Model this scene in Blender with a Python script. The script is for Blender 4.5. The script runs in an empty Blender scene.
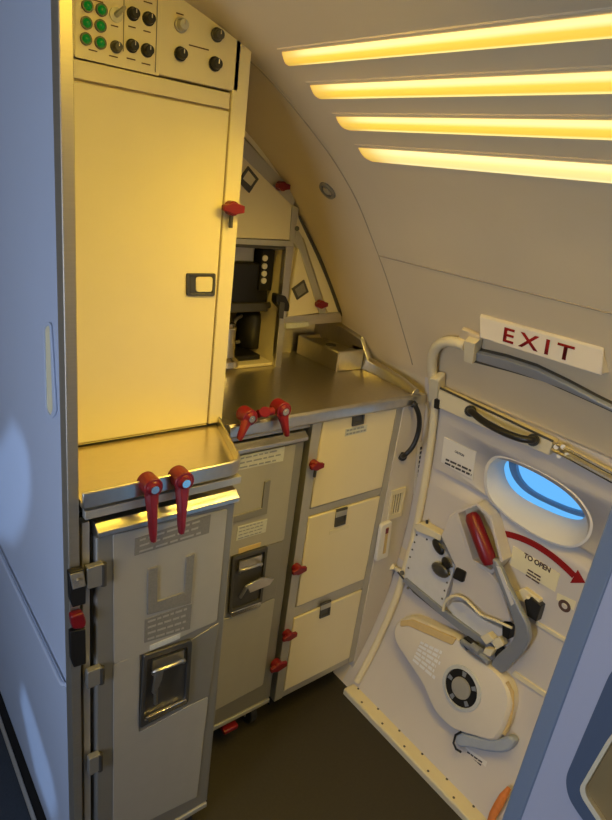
import bpy, bmesh, math, random
from mathutils import Vector, Matrix
random.seed(7)
V = Vector
scn = bpy.context.scene
C = scn.collection

# ------------------------------------------------------------------ camera
CAMH = 1.65
YAW, PITCH, ROLL, FPX = 0.707039691, -0.364003614, 0.133093683, 603.165
_f = V((math.sin(YAW)*math.cos(PITCH), math.cos(YAW)*math.cos(PITCH), math.sin(PITCH)))
_r0 = V((math.cos(YAW), -math.sin(YAW), 0)); _u0 = _r0.cross(_f)
_r = _r0*math.cos(ROLL)+_u0*math.sin(ROLL); _u = -_r0*math.sin(ROLL)+_u0*math.cos(ROLL)
EYE = V((0, 0, CAMH))
cam_d = bpy.data.cameras.new('camera'); cam = bpy.data.objects.new('camera', cam_d); C.objects.link(cam)
cam_d.sensor_fit = 'VERTICAL'; cam_d.sensor_height = 36.0; cam_d.lens = FPX/820*36.0
cam_d.clip_start = 0.02
cam.matrix_world = Matrix(((_r.x, _u.x, -_f.x, EYE.x), (_r.y, _u.y, -_f.y, EYE.y), (_r.z, _u.z, -_f.z, EYE.z), (0, 0, 0, 1)))
scn.camera = cam

# ------------------------------------------------------------------ world, lights, exposure
w = bpy.data.worlds.new('sky'); scn.world = w; w.use_nodes = True
bg = w.node_tree.nodes['Background']; bg.inputs[0].default_value = (0.15, 0.48, 0.95, 1); bg.inputs[1].default_value = 1.0
scn.view_settings.view_transform = 'Standard'; scn.view_settings.look = 'None'
scn.view_settings.exposure = 0.15; scn.view_settings.gamma = 1.0; scn.view_settings.use_curve_mapping = False

def area(name, loc, aim, sx, sy, col, power, spread=180):
    l = bpy.data.lights.new(name, 'AREA'); l.shape = 'RECTANGLE'; l.size = sx; l.size_y = sy
    l.color = col; l.energy = power; l.spread = math.radians(spread)
    o = bpy.data.objects.new(name, l); C.objects.link(o); o.location = loc
    o.rotation_euler = (V(aim)-V(loc)).to_track_quat('-Z', 'Y').to_euler()
    return o
AMBER = (1.0, 0.66, 0.05)
# added cool daylight panel, low sun through shaped openings, added warm fill from behind
area('daylight_panel', (-1.39, 0.30, 1.15), (0.6, 0.75, 0.95), 0.5, 0.9, (0.66, 0.76, 1.0), 15, 140)  # area light added just inside the solid far wall
area('warm_fill', (0.45, -2.3, 1.2), (1.0, 1.0, 0.6), 1.2, 1.0, (1.0, 0.72, 0.40), 4)  # unseen warm fill added behind the camera, not daylight
SUN = V((1, .35, -.25)).normalized()
sl_ = bpy.data.lights.new('sun', 'SUN'); sl_.energy = 1.1; sl_.color = (.45, .65, 1.0); sl_.angle = .03
so_ = bpy.data.objects.new('sun', sl_); C.objects.link(so_); so_.rotation_euler = SUN.to_track_quat('-Z', 'Y').to_euler()
# assumed galley lamp, out of view, in the ceiling before the tall cabinet
area('assumed_galley_lamp', (0.48, 0.66, 1.925), (0.50, 0.95, 0.9), 0.40, 0.16, AMBER, 3.2)

# ------------------------------------------------------------------ pixel <-> world helpers
def ray(px, py):
    return (_r*(px-306) - _u*(py-410) + _f*FPX).normalized()
class Plane:
    def __init__(s, o, n, right, up): s.o, s.n, s.r, s.u = V(o), V(n).normalized(), V(right).normalized(), V(up).normalized()
    def p(s, px, py, off=0.0):
        d = ray(px, py); o = s.o+s.n*off
        return EYE + d*((o-EYE).dot(s.n)/d.dot(s.n))
def PY(y): return Plane((0, y, 0), (0, -1, 0), (1, 0, 0), (0, 0, 1))
def PX(x): return Plane((x, 0, 0), (-1, 0, 0), (0, -1, 0), (0, 0, 1))
_raw = [(0, 1.285), (.05, 1.315), (.15, 1.365), (.33, 1.425), (.5, 1.447), (.65, 1.455), (.9, 1.44), (1.1, 1.410), (1.16, 1.388), (1.25, 1.33),
        (1.34, 1.27), (1.44, 1.2), (1.53, 1.13), (1.62, 1.055), (1.70, .965), (1.76, .88), (1.82, .785), (1.86, .70), (1.91, .55), (1.945, .38), (1.96, .15), (1.965, -.1), (1.965, -1.4)]
def _smooth(raw, n=5):
    out = []
    for i in range(len(raw)-1):
        p0 = V(raw[max(i-1, 0)]); p1 = V(raw[i]); p2 = V(raw[i+1]); p3 = V(raw[min(i+2, len(raw)-1)])
        for k in range(n):
            t = k/n
            out.append(tuple(0.5*((2*p1)+(p2-p0)*t+(2*p0-5*p1+4*p2-p3)*t*t+(3*p1-p0-3*p2+p3)*t**3)))
    out.append(raw[-1]); return out
PROF = _smooth(_raw)            # (height, x) of the fuselage lining
def prof(h):
    for (a, xa), (b, xb) in zip(PROF, PROF[1:]):
        if a <= h <= b and b > a: return xa+(xb-xa)*(h-a)/(b-a)
    return PROF[0][1] if h < 0 else -0.1
def dprof(h, e=.02): return (prof(h+e)-prof(max(h-e, 0)))/(h+e-max(h-e, 0))
def DP(h, off=0.0):             # plane tangent to the lining / door at height h
    s = dprof(h); n = V((-1, 0, s)).normalized()
    return Plane(V((prof(h), 0, h))+n*off, n, (0, -1, 0), V((s, 0, 1)))
def S(px, py, off=0.0):         # point where the view ray of a photo pixel meets the lining
    d = ray(px, py); t = 0.3
    while t < 4:
        q = EYE+d*t
        if q.x > prof(max(q.z, 0)) or q.z > 1.96: break
        t += .002
    q = EYE+d*t; s = dprof(max(q.z, .02)); return q+V((-1, 0, s)).normalized()*off

# ------------------------------------------------------------------ materials
def mat(name, col, rough=.5, metal=0.0, noise=0.0, scale=30, bump=0.0, emit=None, es=0, stretch=None, spec=.5, bscale=None):
    m = bpy.data.materials.new(name); m.use_nodes = True; nt = m.node_tree; b = nt.nodes['Principled BSDF']
    b.inputs['Base Color'].default_value = (*col, 1); b.inputs['Roughness'].default_value = rough; b.inputs['Metallic'].default_value = metal
    b.inputs['Specular IOR Level'].default_value = spec
    if emit: b.inputs['Emission Color'].default_value = (*emit, 1); b.inputs['Emission Strength'].default_value = es
    tc = nt.nodes.new('ShaderNodeTexCoord'); mp = nt.nodes.new('ShaderNodeMapping'); nt.links.new(tc.outputs['Object'], mp.inputs[0])
    if stretch: mp.inputs['Scale'].default_value = stretch
    n = nt.nodes.new('ShaderNodeTexNoise'); n.inputs['Scale'].default_value = scale; n.inputs['Detail'].default_value = 4; nt.links.new(mp.outputs[0], n.inputs[0])
    if noise:
        mx = nt.nodes.new('ShaderNodeMix'); mx.data_type = 'RGBA'
        mx.inputs['A'].default_value = (*[c*(1-noise) for c in col], 1); mx.inputs['B'].default_value = (*[min(1, c*(1+noise)) for c in col], 1)
        nt.links.new(n.outputs[0], mx.inputs['Factor']); nt.links.new(mx.outputs['Result'], b.inputs['Base Color'])
    if bump:
        bp = nt.nodes.new('ShaderNodeBump'); bp.inputs['Strength'].default_value = bump; bp.inputs['Distance'].default_value = .002
        nt.links.new(n.outputs[0], bp.inputs['Height']); nt.links.new(bp.outputs[0], b.inputs['Normal'])
    return m
M = {}
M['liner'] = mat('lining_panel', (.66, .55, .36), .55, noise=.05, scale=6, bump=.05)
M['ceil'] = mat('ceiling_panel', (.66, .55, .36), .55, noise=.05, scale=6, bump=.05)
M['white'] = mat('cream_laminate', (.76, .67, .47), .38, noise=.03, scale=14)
M['doorskin'] = mat('door_paint', (.60, .55, .50), .5, noise=.04, scale=10)
M['doorup'] = mat('door_lining', (.56, .52, .48), .5, noise=.03, scale=10)
M['cream'] = mat('cream_paint', (.72, .64, .44), .45, noise=.05, scale=25)
M['steel'] = mat('brushed_steel', (.62, .59, .53), .38, 1.0, noise=.10, scale=40, stretch=(1, 1, 12))
M['steelh'] = mat('brushed_steel_top', (.66, .62, .53), .33, 1.0, noise=.12, scale=30, stretch=(2, 14, 2))
M['alu'] = mat('aluminium_frame', (.52, .50, .45), .45, .6, noise=.06, scale=40, stretch=(8, 8, 1))
M['bright'] = mat('bright_metal', (.78, .74, .66), .2, 1.0)
M['cart'] = mat('cart_grey', (.40, .38, .33), .42, .2, noise=.05, scale=30)
M['cartf'] = mat('cart_frame', (.28, .27, .24), .40, .45, noise=.05, scale=30)
M['dark'] = mat('dark_metal', (.10, .095, .085), .4, .6, noise=.15, scale=40)
M['plac'] = mat('grey_placard', (.20, .19, .17), .5, noise=.3, scale=260)
M['placl'] = mat('pale_placard', (.55, .56, .54), .5, noise=.15, scale=200)
M['black'] = mat('black_plastic', (.012, .011, .010), .38)
M['void'] = mat('dark_gap', (.006, .005, .004), .9)
M['rubber'] = mat('rubber', (.02, .02, .02), .7)
M['red'] = mat('red_plastic', (.18, .006, .010), .35)
M['redd'] = mat('deep_red_paint', (.26, .010, .010), .85, spec=.2)
M['floor'] = mat('dark_floor', (.030, .025, .016), .55, noise=.25, scale=120, bump=.25)
M['carpet'] = mat('blue_grey_floor', (.03, .04, .055), .8, noise=.3, scale=200, bump=.3)
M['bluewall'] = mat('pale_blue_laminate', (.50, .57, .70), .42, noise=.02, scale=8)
M['part'] = mat('lavender_laminate', (.47, .48, .57), .45, noise=.02, scale=8)
M['partedge'] = mat('blue_grey_trim', (.20, .25, .33), .45)
M['lever'] = mat('blue_grey_paint', (.27, .29, .33), .4, .2)
M['plate'] = mat('light_grey_paint', (.62, .61, .60), .42, noise=.05, scale=60)
M['slide'] = mat('ivory_cover', (.72, .65, .54), .5, noise=.04, scale=20)
M['tan'] = mat('tan_fabric', (.62, .45, .20), .8, noise=.1, scale=90)
M['bluefab'] = mat('grey_blue_fabric', (.34, .38, .46), .8, noise=.1, scale=60)
M['yplac'] = mat('cream_placard', (.80, .72, .46), .5)
M['wplac'] = mat('white_placard', (.72, .69, .64), .5)
M['ink'] = mat('brown_ink', (.10, .05, .035), .6)
M['inkk'] = mat('dark_ink', (.05, .045, .05), .6)
M['orange'] = mat('orange_webbing', (.65, .20, .04), .7, noise=.2, scale=80)
M['gold'] = mat('amber_panel', (.34, .24, .10), .35, .2, noise=.15, scale=9)
M['exit'] = mat('sign_face', (.66, .60, .54), .4)
M['green'] = mat('green_lamp', (.001, .05, .006), .2, emit=(.0, .5, .04), es=.16)
M['paper'] = mat('white_print', (.85, .84, .82), .5)
M['tray'] = mat('satin_steel', (.80, .74, .60), .27, 1.0, noise=.10, scale=30, stretch=(2, 14, 2))
M['strip'] = mat('edge_metal', (.46, .42, .34), .5, .9, noise=.08, scale=30, stretch=(1, 1, 14))
M['seam'] = mat('seam_strip', (.36, .30, .21), .6)
M['frame'] = mat('dark_blue_frame', (.09, .12, .18), .4)
def pane():
    m = bpy.data.materials.new('acrylic_pane'); m.use_nodes = True; nt = m.node_tree; b = nt.nodes['Principled BSDF']
    b.inputs['Base Color'].default_value = (.9, .96, 1, 1); b.inputs['Transmission Weight'].default_value = 1; b.inputs['Roughness'].default_value = 0.0; b.inputs['IOR'].default_value = 1.02
    return m
M['pane'] = pane()
def lens(pale=0):
    # translucent lens: a lamp tube along each long side, dimmer amber between
    m = bpy.data.materials.new('lamp_lens'); m.use_nodes = True; nt = m.node_tree; b = nt.nodes['Principled BSDF']
    b.inputs['Base Color'].default_value = (.8, .6, .2, 1)
    at = nt.nodes.new('ShaderNodeAttribute'); at.attribute_name = 'across'
    r = nt.nodes.new('ShaderNodeValToRGB'); nt.links.new(at.outputs['Fac'], r.inputs[0])
    e = r.color_ramp.elements
    e[0].position = 0; e[0].color = (1.0, .90, .35, 1); e[1].position = 1; e[1].color = (1.0, .85, .28, 1)
    for p, c in ((.16, (1, .92, .42, 1)), (.34, (.92, .56, .03, 1)), (.68, (.90, .52, .02, 1)), (.86, (1, .86, .30, 1))):
        k = e.new(p); k.color = c
    for k in e: k.color = (k.color[0]+(1-k.color[0])*pale, k.color[1]+(.95-k.color[1])*pale, k.color[2]+(.55-k.color[2])*pale, 1)
    ae = nt.nodes.new('ShaderNodeAttribute'); ae.attribute_name = 'tube_end'
    mx = nt.nodes.new('ShaderNodeMix'); mx.data_type = 'RGBA'; mx.inputs['B'].default_value = (.62, .36, .04, 1)
    nt.links.new(ae.outputs['Fac'], mx.inputs['Factor']); nt.links.new(r.outputs[0], mx.inputs['A'])
    nt.links.new(mx.outputs['Result'], b.inputs['Emission Color']); b.inputs['Emission Strength'].default_value = .85
    return m
M['lens'] = lens()
M['lens_pale'] = lens(.5)

# ------------------------------------------------------------------ object helpers
def wloc(o):
    l = V((0, 0, 0))
    while o: l += o.location; o = o.parent
    return l
def link(name, bm, m, parent=None, bevel=0, smooth=True, segs=2):
    me = bpy.data.meshes.new(name); bmesh.ops.recalc_face_normals(bm, faces=bm.faces[:])
    pts = [v.co for v in bm.verts]
    if parent is not None: org = wloc(parent)
    else:
        org = V(((min(p.x for p in pts)+max(p.x for p in pts))/2, (min(p.y for p in pts)+max(p.y for p in pts))/2, min(p.z for p in pts)))
    bmesh.ops.translate(bm, vec=-org, verts=bm.verts[:])
    bm.to_mesh(me); bm.free()
    for mm in (m if isinstance(m, (list, tuple)) else [m]): me.materials.append(mm)
    o = bpy.data.objects.new(name, me); C.objects.link(o)
    if parent is not None: o.parent = parent
    else: o.location = org
    if bevel:
        b = o.modifiers.new('bevel', 'BEVEL'); b.width = bevel; b.segments = segs; b.limit_method = 'ANGLE'; b.angle_limit = math.radians(40)
    if smooth:
        for p in me.polygons: p.use_smooth = True
        me.set_sharp_from_angle(angle=math.radians(35))
    return o
def thing(name, label, cat, loc, group=None):
    o = bpy.data.objects.new(name, None); o.empty_display_size = .05; C.objects.link(o); o.location = loc
    o['label'] = label; o['category'] = cat
    if group: o['group'] = group
    return o
def tag(o, label, cat, group=None):
    o['label'] = label; o['category'] = cat
    if group: o['group'] = group
    return o
def struct(o): o['kind'] = 'structure'; return o
def B(): return bmesh.new()
def box(bm, x0, x1, y0, y1, z0, z1):
    r = bmesh.ops.create_cube(bm, size=1.0)
    for v in r['verts']:
        v.co = V((x0+(v.co.x+.5)*(x1-x0), y0+(v.co.y+.5)*(y1-y0), z0+(v.co.z+.5)*(z1-z0)))
    return bm
def solid(bm, front, back):
    a = [bm.verts.new(p) for p in front]; b = [bm.verts.new(p) for p in back]; n = len(a)
    bm.faces.new(a); bm.faces.new(b[::-1])
    for i in range(n): bm.faces.new((a[i], b[i], b[(i+1) % n], a[(i+1) % n]))
    return bm
def rnd(pts, r, n=4):                # round the corners of a 2-D outline
    out = []; N = len(pts)
    for i in range(N):
        p = V(pts[i]); a = V(pts[i-1])-p; b = V(pts[(i+1) % N])-p
        k = min(r, a.length*.48, b.length*.48); s = p+a.normalized()*k; e = p+b.normalized()*k
        for j in range(n+1):
            t = j/n; out.append(tuple(s*(1-t)**2+p*2*t*(1-t)+e*t*t))
    return out
def spl(pts, n=4, closed=True):      # smooth a closed outline / open path
    out = []; N = len(pts); P = [V(p) for p in pts]
    for i in range(N if closed else N-1):
        if closed: p0, p1, p2, p3 = P[i-1], P[i], P[(i+1) % N], P[(i+2) % N]
        else: p0, p1, p2, p3 = P[max(i-1, 0)], P[i], P[i+1], P[min(i+2, N-1)]
        for k in range(n):
            t = k/n; out.append(0.5*((2*p1)+(p2-p0)*t+(2*p0-5*p1+4*p2-p3)*t*t+(3*p1-p0-3*p2+p3)*t**3))
    if not closed: out.append(P[-1])
    return [tuple(o) for o in out]
def prism(bm, pl, px, off, dep, sc=None):   # outline seen in the photo, on plane pl lifted by off, dep thick
    f = [pl.p(x, y, off) for x, y in px]
    solid(bm, f, [q-pl.n*dep for q in f]); return bm
def loft(bm, rings, cap0=True, cap1=True, closed=True):
    vs = [[bm.verts.new(p) for p in r] for r in rings]; n = len(vs[0])
    for a, b in zip(vs, vs[1:]):
        for i in range(n if closed else n-1): bm.faces.new((a[i], a[(i+1) % n], b[(i+1) % n], b[i]))
    if cap0: bm.faces.new(vs[0][::-1])
    if cap1: bm.faces.new(vs[-1])
    return bm
def ringp(bm, pl, outer, inner, off, dep):  # flat frame with a hole
    fo = [pl.p(x, y, off) for x, y in outer]; fi = [pl.p(x, y, off) for x, y in inner]
    bo = [q-pl.n*dep for q in fo]; bi = [q-pl.n*dep for q in fi]
    loft(bm, [fo, fi, bi, bo, fo][:4], False, False)
    vs = list(bm.verts); n = len(outer); k = len(vs)-4*n
    for i in range(n): bm.faces.new((vs[k+3*n+i], vs[k+3*n+(i+1) % n], vs[k+(i+1) % n], vs[k+i]))
    return bm
def tube(bm, pts, r, n=10, flat=None):
    P = [V(p) for p in pts]; rings = []; up = None
    for i, p in enumerate(P):
        t = (P[min(i+1, len(P)-1)]-P[max(i-1, 0)]).normalized()
        if up is None: up = t.orthogonal().normalized() if flat is None else V(flat)
        a = t.cross(up).normalized(); b = a.cross(t).normalized(); up = b
        rr = r[i] if isinstance(r, (list, tuple)) else r
        rings.append([p+a*math.cos(2*math.pi*k/n)*rr+b*math.sin(2*math.pi*k/n)*rr for k in range(n)])
    return loft(bm, rings)
def cyl(bm, a, b, r, n=20, r2=None):
    return tube(bm, [a, b], [r, r if r2 is None else r2], n)
def lathe(bm, c, prf, n=24):
    c = V(c); rings = [[c+V((math.cos(2*math.pi*k/n)*r, math.sin(2*math.pi*k/n)*r, z)) for k in range(n)] for r, z in prf]
    return loft(bm, rings)
def mpp(pl, px, py): return (pl.p(px+1, py)-pl.p(px-1, py)).length/2   # metres per pixel on a plane
def extrude_y(bm, xz, y0, y1):
    return solid(bm, [V((x, y0, z)) for x, z in xz], [V((x, y1, z)) for x, z in xz])
def text(name, s, pl, px, py, height, off, m, parent, width=None, right=None, up=None, depth=.0006, space=1.0, bold=.0):
    cu = bpy.data.curves.new(name, 'FONT'); cu.body = s; cu.size = 1; cu.align_x = 'CENTER'; cu.align_y = 'CENTER'; cu.extrude = 0; cu.offset = bold; cu.space_character = space
    t = bpy.data.objects.new(name, cu); C.objects.link(t)
    me = bpy.data.meshes.new_from_object(t.evaluated_get(bpy.context.evaluated_depsgraph_get())); bpy.data.objects.remove(t)
    bm = B(); bm.from_mesh(me); bpy.data.meshes.remove(me)
    xs = [v.co.x for v in bm.verts]; ys = [v.co.y for v in bm.verts]
    cx, cy = (min(xs)+max(xs))/2, (min(ys)+max(ys))/2; hh = max(ys)-min(ys); ww = max(xs)-min(xs)
    ky = height/hh; kx = (width/ww) if width else ky
    o = pl.p(px, py, off); R = right or pl.r; U = up or pl.u
    for v in bm.verts: v.co = o+R*((v.co.x-cx)*kx)+U*((v.co.y-cy)*ky)
    r = bmesh.ops.extrude_face_region(bm, geom=bm.faces[:])
    for e in r['geom']:
        if isinstance(e, bmesh.types.BMVert): e.co = e.co+pl.n*depth
    return link(name, bm, m, parent, smooth=False)
def lines(name, pl, quad, rows, off, m, parent, fill=.55, frac=(.1, .9), words=4):
    # rows of small printed words too fine to read, inside the four corner outline quad (tl, tr, br, bl)
    tl, tr, br, bl = [pl.p(x, y, off) for x, y in quad]; bm = B()
    def at(u, v): return (tl*(1-u)+tr*u)*(1-v)+(bl*(1-u)+br*u)*v
    for i in range(rows):
        v0 = (i+.5-fill/2)/rows; v1 = (i+.5+fill/2)/rows; u = frac[0]; end = frac[1]-random.uniform(0, .12)
        while u < end:
            e = min(u+random.uniform(.5, 1.4)/words*.8, end)
            if e-u > .02:
                q = [at(u, v0), at(e, v0), at(e, v1), at(u, v1)]
                solid(bm, [p+pl.n*.0005 for p in q], q)
            u = e+.035
    return link(name, bm, m, parent, smooth=False)
def lerpq(a, b, t): return (a[0]+(b[0]-a[0])*t, a[1]+(b[1]-a[1])*t)

# ------------------------------------------------------------------ the setting
bm = B(); box(bm, .285, 1.285, -2.5, 1.5, -.05, 0); struct(link('floor', bm, M['floor'], smooth=False))
bm = B(); box(bm, -1.45, .262, -2.5, 3.2, -.05, -.001); struct(link('floor_aisle', bm, M['carpet'], smooth=False))
def lining(name, h0, h1, y0, y1, m, th=.02, hole=None, off=0.0):
    P = [(h, x) for h, x in PROF if h0 < h < h1]
    P = [(h0, prof(h0))]+P+([(h1, prof(h1))] if h1 < 1.96 else [])
    bm = B(); fr = []; bk = []
    for i, (h, x) in enumerate(P):
        a = P[max(i-1, 0)]; b = P[min(i+1, len(P)-1)]; t = V((b[1]-a[1], 0, b[0]-a[0])).normalized(); n = V((-t.z, 0, t.x))
        q = V((x, 0, h))
        fr.append(q+n*off); bk.append(q-n*(th-off))
    loop = fr+bk[::-1]
    ny = 2
    rings = [[q+V((0, y0+(y1-y0)*k/ny, 0)) for q in loop] for k in range(ny+1)]
    loft(bm, rings)
    return link(name, bm, m)
hs = 1.70
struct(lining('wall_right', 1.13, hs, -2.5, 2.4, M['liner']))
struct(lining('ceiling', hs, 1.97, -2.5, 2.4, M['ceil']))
struct(lining('wall_right_lower', 0.0, 1.13, 1.075, 2.4, M['liner']))
bm = B(); box(bm, -1.45, 1.5, 2.38, 2.42, 0, 2.0); struct(link('wall_back', bm, M['ceil'], smooth=False))
# far side of the aisle; its openings are shaped to throw sun patches
bm = B(); box(bm, -1.45, -1.41, -2.5, 2.4, 0, 2.0); wfar = struct(link('wall_left', bm, M['bluewall'], smooth=False))
def hole_poly(o, pts):
    bm = B(); k = (-1.43-.29)/SUN.x
    f = [V((-1.43, y, z))+V((0, SUN.y*k, SUN.z*k)) for y, z in pts]
    solid(bm, [q-SUN*.08 for q in f], [q+SUN*.08 for q in f]); bmesh.ops.recalc_face_normals(bm, faces=bm.faces[:])
    c = link('cut', bm, M['void']); md = o.modifiers.new('b', 'BOOLEAN'); md.object = c; md.solver = 'EXACT'
    bpy.context.view_layer.update()
    me = bpy.data.meshes.new_from_object(o.evaluated_get(bpy.context.evaluated_depsgraph_get()))
    o.modifiers.clear(); o.data = me; bpy.data.objects.remove(c)
hole_poly(wfar, [(1.62, .93), (1.44, .97), (1.30, 1.085), (1.21, 1.085), (1.175, 1.05), (1.18, .96), (1.25, .85), (1.36, .74), (1.60, .62)])
hole_poly(wfar, [(1.385, .21), (1.34, .31), (1.24, .285), (1.10, .235), (1.06, .17), (1.11, .06), (1.25, .07)])
bm = B(); box(bm, -1.45, 1.6, -2.54, -2.5, 0, 2.0); struct(link('sky_blocker_front', bm, M['ceil'], smooth=False))  # unseen wall added to keep blue sky light off the galley
# seams of the lining
bm = B(); pts = [V((prof(h), 1.155, h)) for h in [1.165+i*.025 for i in range(29)]]
tube(bm, pts, .0022, 6); struct(link('trim_1', bm, M['seam']))
a = S(385, 257); bm = B(); cyl(bm, (prof(a.z), 1.155, a.z), (prof(a.z), -.6, a.z), .0022, 6); struct(link('trim_2', bm, M['seam']))
# ledge where the lining meets the back panel over the door
# galley side wall in blue light, with its steel edge
bm = B(); box(bm, .290, .300, .93, 2.4, 0, 1.955); wl = struct(link('wall_galley_side', bm, M['bluewall'], smooth=False))
bm = B(); box(bm, .284, .3035, .918, .95, 0, 1.955); struct(link('trim_3', bm, M['strip'], None, .002))
bm = B(); box(bm, .268, .2895, .93, 2.4, .0, .004); struct(link('trim_4', bm, M['void'], smooth=False))
bm = B(); box(bm, .258, .268, .93, 2.4, -.001, .008); struct(link('trim_5', bm, M['alu'], None, .002))

PK, P1, PT, PB, PS, PL = PY(1.107), PY(.916), PY(1.125), PY(1.44), PY(.918), PX(.29)

# --- exit door
door = lining('door_1', 0.02, 1.135, -.35, 1.045, M['doorskin'], .03)
struct(door)
bm = B()
WIN_O = spl([(484, 478), (487, 463), (500, 455.5), (531, 466), (564, 485), (584, 504), (593, 524), (587, 541), (570, 548), (545, 541), (516, 524), (495, 506), (486, 492)], 4)
WIN_P = spl([(503, 470), (506.5, 461), (516, 459.5), (535, 466), (556, 475), (573, 486), (584, 500), (587, 512), (580, 520), (566, 518.5), (545, 510.5), (521, 498), (508, 485)], 4)
DW = DP(.90)
def hole_cut(o, pl, outline):
    bm = B(); f = [pl.p(x, y, 0) for x, y in outline]; solid(bm, [q+pl.n*.1 for q in f], [q-pl.n*.1 for q in f])
    c = link('cut', bm, M['void']); md = o.modifiers.new('b', 'BOOLEAN'); md.object = c; md.solver = 'EXACT'
    bpy.context.view_layer.update()
    me = bpy.data.meshes.new_from_object(o.evaluated_get(bpy.context.evaluated_depsgraph_get()))
    o.modifiers.clear(); o.data = me; bpy.data.objects.remove(c)
WIN_C = [lerpq((537, 502), p, .96) for p in WIN_O]
hole_cut(door, DW, WIN_C)
upl = lining('upper_lining', .868, 1.095, -.35, 1.03, M['doorup'], .016, off=.013)
hole_cut(upl, DW, WIN_C)
upl.parent = door; upl.location = upl.location-door.location
# window: sloped surround from the door face to the pane
def deep(px, dpt):   # the pane outline is seen at the pane's own depth
    return [DW.p(x, y, dpt) for x, y in px]
f0 = [DW.p(x, y, .016) for x, y in WIN_O]; f1 = [DW.p(*lerpq((537, 502), p, .95), .018) for p in WIN_O]
f2 = deep(WIN_P, -.055); f3 = [q-DW.n*.006 for q in f2]
bm = B(); loft(bm, [[DW.p(x, y, .008) for x, y in WIN_O], f0, f1, f2, f3], False, False); link('window_frame', bm, M['wplac'], door)
ctr = sum(f2, V())/len(f2)
bm = B(); solid(bm, [ctr+(q-ctr)*1.03-DW.n*.004 for q in f2], [ctr+(q-ctr)*1.03-DW.n*.008 for q in f2]); link('window_pane', bm, M['pane'], door)
r_o = [ctr+(q-ctr)*1.12-DW.n*.05 for q in f2]; r_i = [ctr+(q-ctr)*.93-DW.n*.05 for q in f2]
bm = B(); loft(bm, [r_o, r_i, [q-DW.n*.012 for q in r_i], [q-DW.n*.012 for q in r_o]], False, False); link('outer_window_rim', bm, M['partedge'], door)

# assist bar on the door: cream rail and black grip
DB = DP(1.09)
bm = B(); prism(bm, DB, [(438.7, 389), (552.5, 442.5), (549, 456), (436, 407)], .030, .028); link('assist_rail', bm, M['cream'], door, .003)
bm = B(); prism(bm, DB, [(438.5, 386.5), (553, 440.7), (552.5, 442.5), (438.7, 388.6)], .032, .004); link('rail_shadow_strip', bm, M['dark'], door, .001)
bm = B(); prism(bm, DB, [(434, 399), (439, 400), (438, 410), (433.5, 408)], .034, .03); link('rail_end', bm, M['black'], door, .002)
g = [DB.p(470, 411, .045), DB.p(472, 412, .066), DB.p(483, 421, .078), DB.p(501, 431, .082), DB.p(519, 438, .078), DB.p(531, 440, .066), DB.p(533, 440, .045)]
bm = B(); tube(bm, spl(g, 5, False), .0095, 12); cyl(bm, DB.p(470, 411, .03), DB.p(470.5, 411, .048), .016, 16); cyl(bm, DB.p(533, 440, .03), DB.p(533, 440, .048), .016, 16)
link('assist_grip', bm, M['black'], door)
# hinge hardware at the end of the rail
bm = B(); hp = [DB.p(552, 449, .03), DB.p(570, 458, .035), DB.p(592, 470, .03), DB.p(616, 483, .03)]
tube(bm, hp, .006, 8); tube(bm, [q+DB.u*.018 for q in hp], .004, 8); link('hinge_arm', bm, M['bright'], door)
bm = B()
for x, y in ((556, 447), (563, 447), (567, 455), (559, 456)): cyl(bm, DB.p(x, y, .01), DB.p(x, y, .036), .006, 12)
link('hinge_bolts', bm, M['steel'], door)
bm = B(); prism(bm, DB, [(549, 442), (561, 446), (616, 474), (616, 494), (560, 466), (547, 458)], .012, .012); link('hinge_plate', bm, M['cream'], door, .002)
# ribs on the lower door skin
for pts, h in (([(536, 621), (566, 639), (565, 643), (535, 625)], .62), ([(514, 671), (546, 693), (544, 697.5), (511, 675)], .42)):
    bm = B(); prism(bm, DP(h), pts, .006, .008); link('skin_rib', bm, M['cream'], door, .002)

def placard(name, pl, quad, m, parent, off=.002, th=.0015, lab=None):
    bm = B(); prism(bm, pl, quad, off, th); o = link(name, bm, m, parent, smooth=False)
    if lab: o['label'] = lab
    return o
DC = DP(.93, .0150)
q = [(444, 437), (476, 452), (472.5, 480), (441, 462)]
pc = placard('caution_placard', DC, q, M['wplac'], door, .002, .003, 'white caution placard with dark print')
text('caution_lettering', 'CAUTION', DC, 459.5, 453.5, .0075, .0022, M['inkk'], pc, .034, bold=.015)
lines('small_print', DC, [(445, 457), (474, 470), (473, 478), (443.5, 464)], 2, .0022, M['inkk'], pc, .5, (.04, .95), 4)
DO = DP(.80)
q = [(513, 546), (560, 574), (555, 592), (510, 565)]
pc = placard('to_open_placard', DO, q, M['yplac'], door, .002, .003, 'cream placard reading TO OPEN')
text('to_open_lettering', 'TO OPEN', DO, 537, 562.5, .0165, .0022, M['ink'], pc, .082, bold=.035)
lines('small_print', DO, [(525, 566), (548, 580), (545, 589), (522, 574)], 3, .0022, M['ink'], pc, .45, (.15, .85), 2)
q = [(557.5, 593), (576, 601.5), (571.5, 619.5), (554, 611.5)]
pc = placard('ring_placard', DO, q, M['yplac'], door, .002, .003, 'small cream placard with a dark ring')
bm = B(); c = DO.p(564.5, 606, .0022); ro = [c+DO.r*math.cos(a*.2618)*.0175+DO.u*math.sin(a*.2618)*.0175 for a in range(24)]; ri = [c+(p-c)*.48 for p in ro]
loft(bm, [[p+DO.n*.0006 for p in ro], [p+DO.n*.0006 for p in ri], ri, ro], False, False); link('ring_mark', bm, M['ink'], pc)
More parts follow.
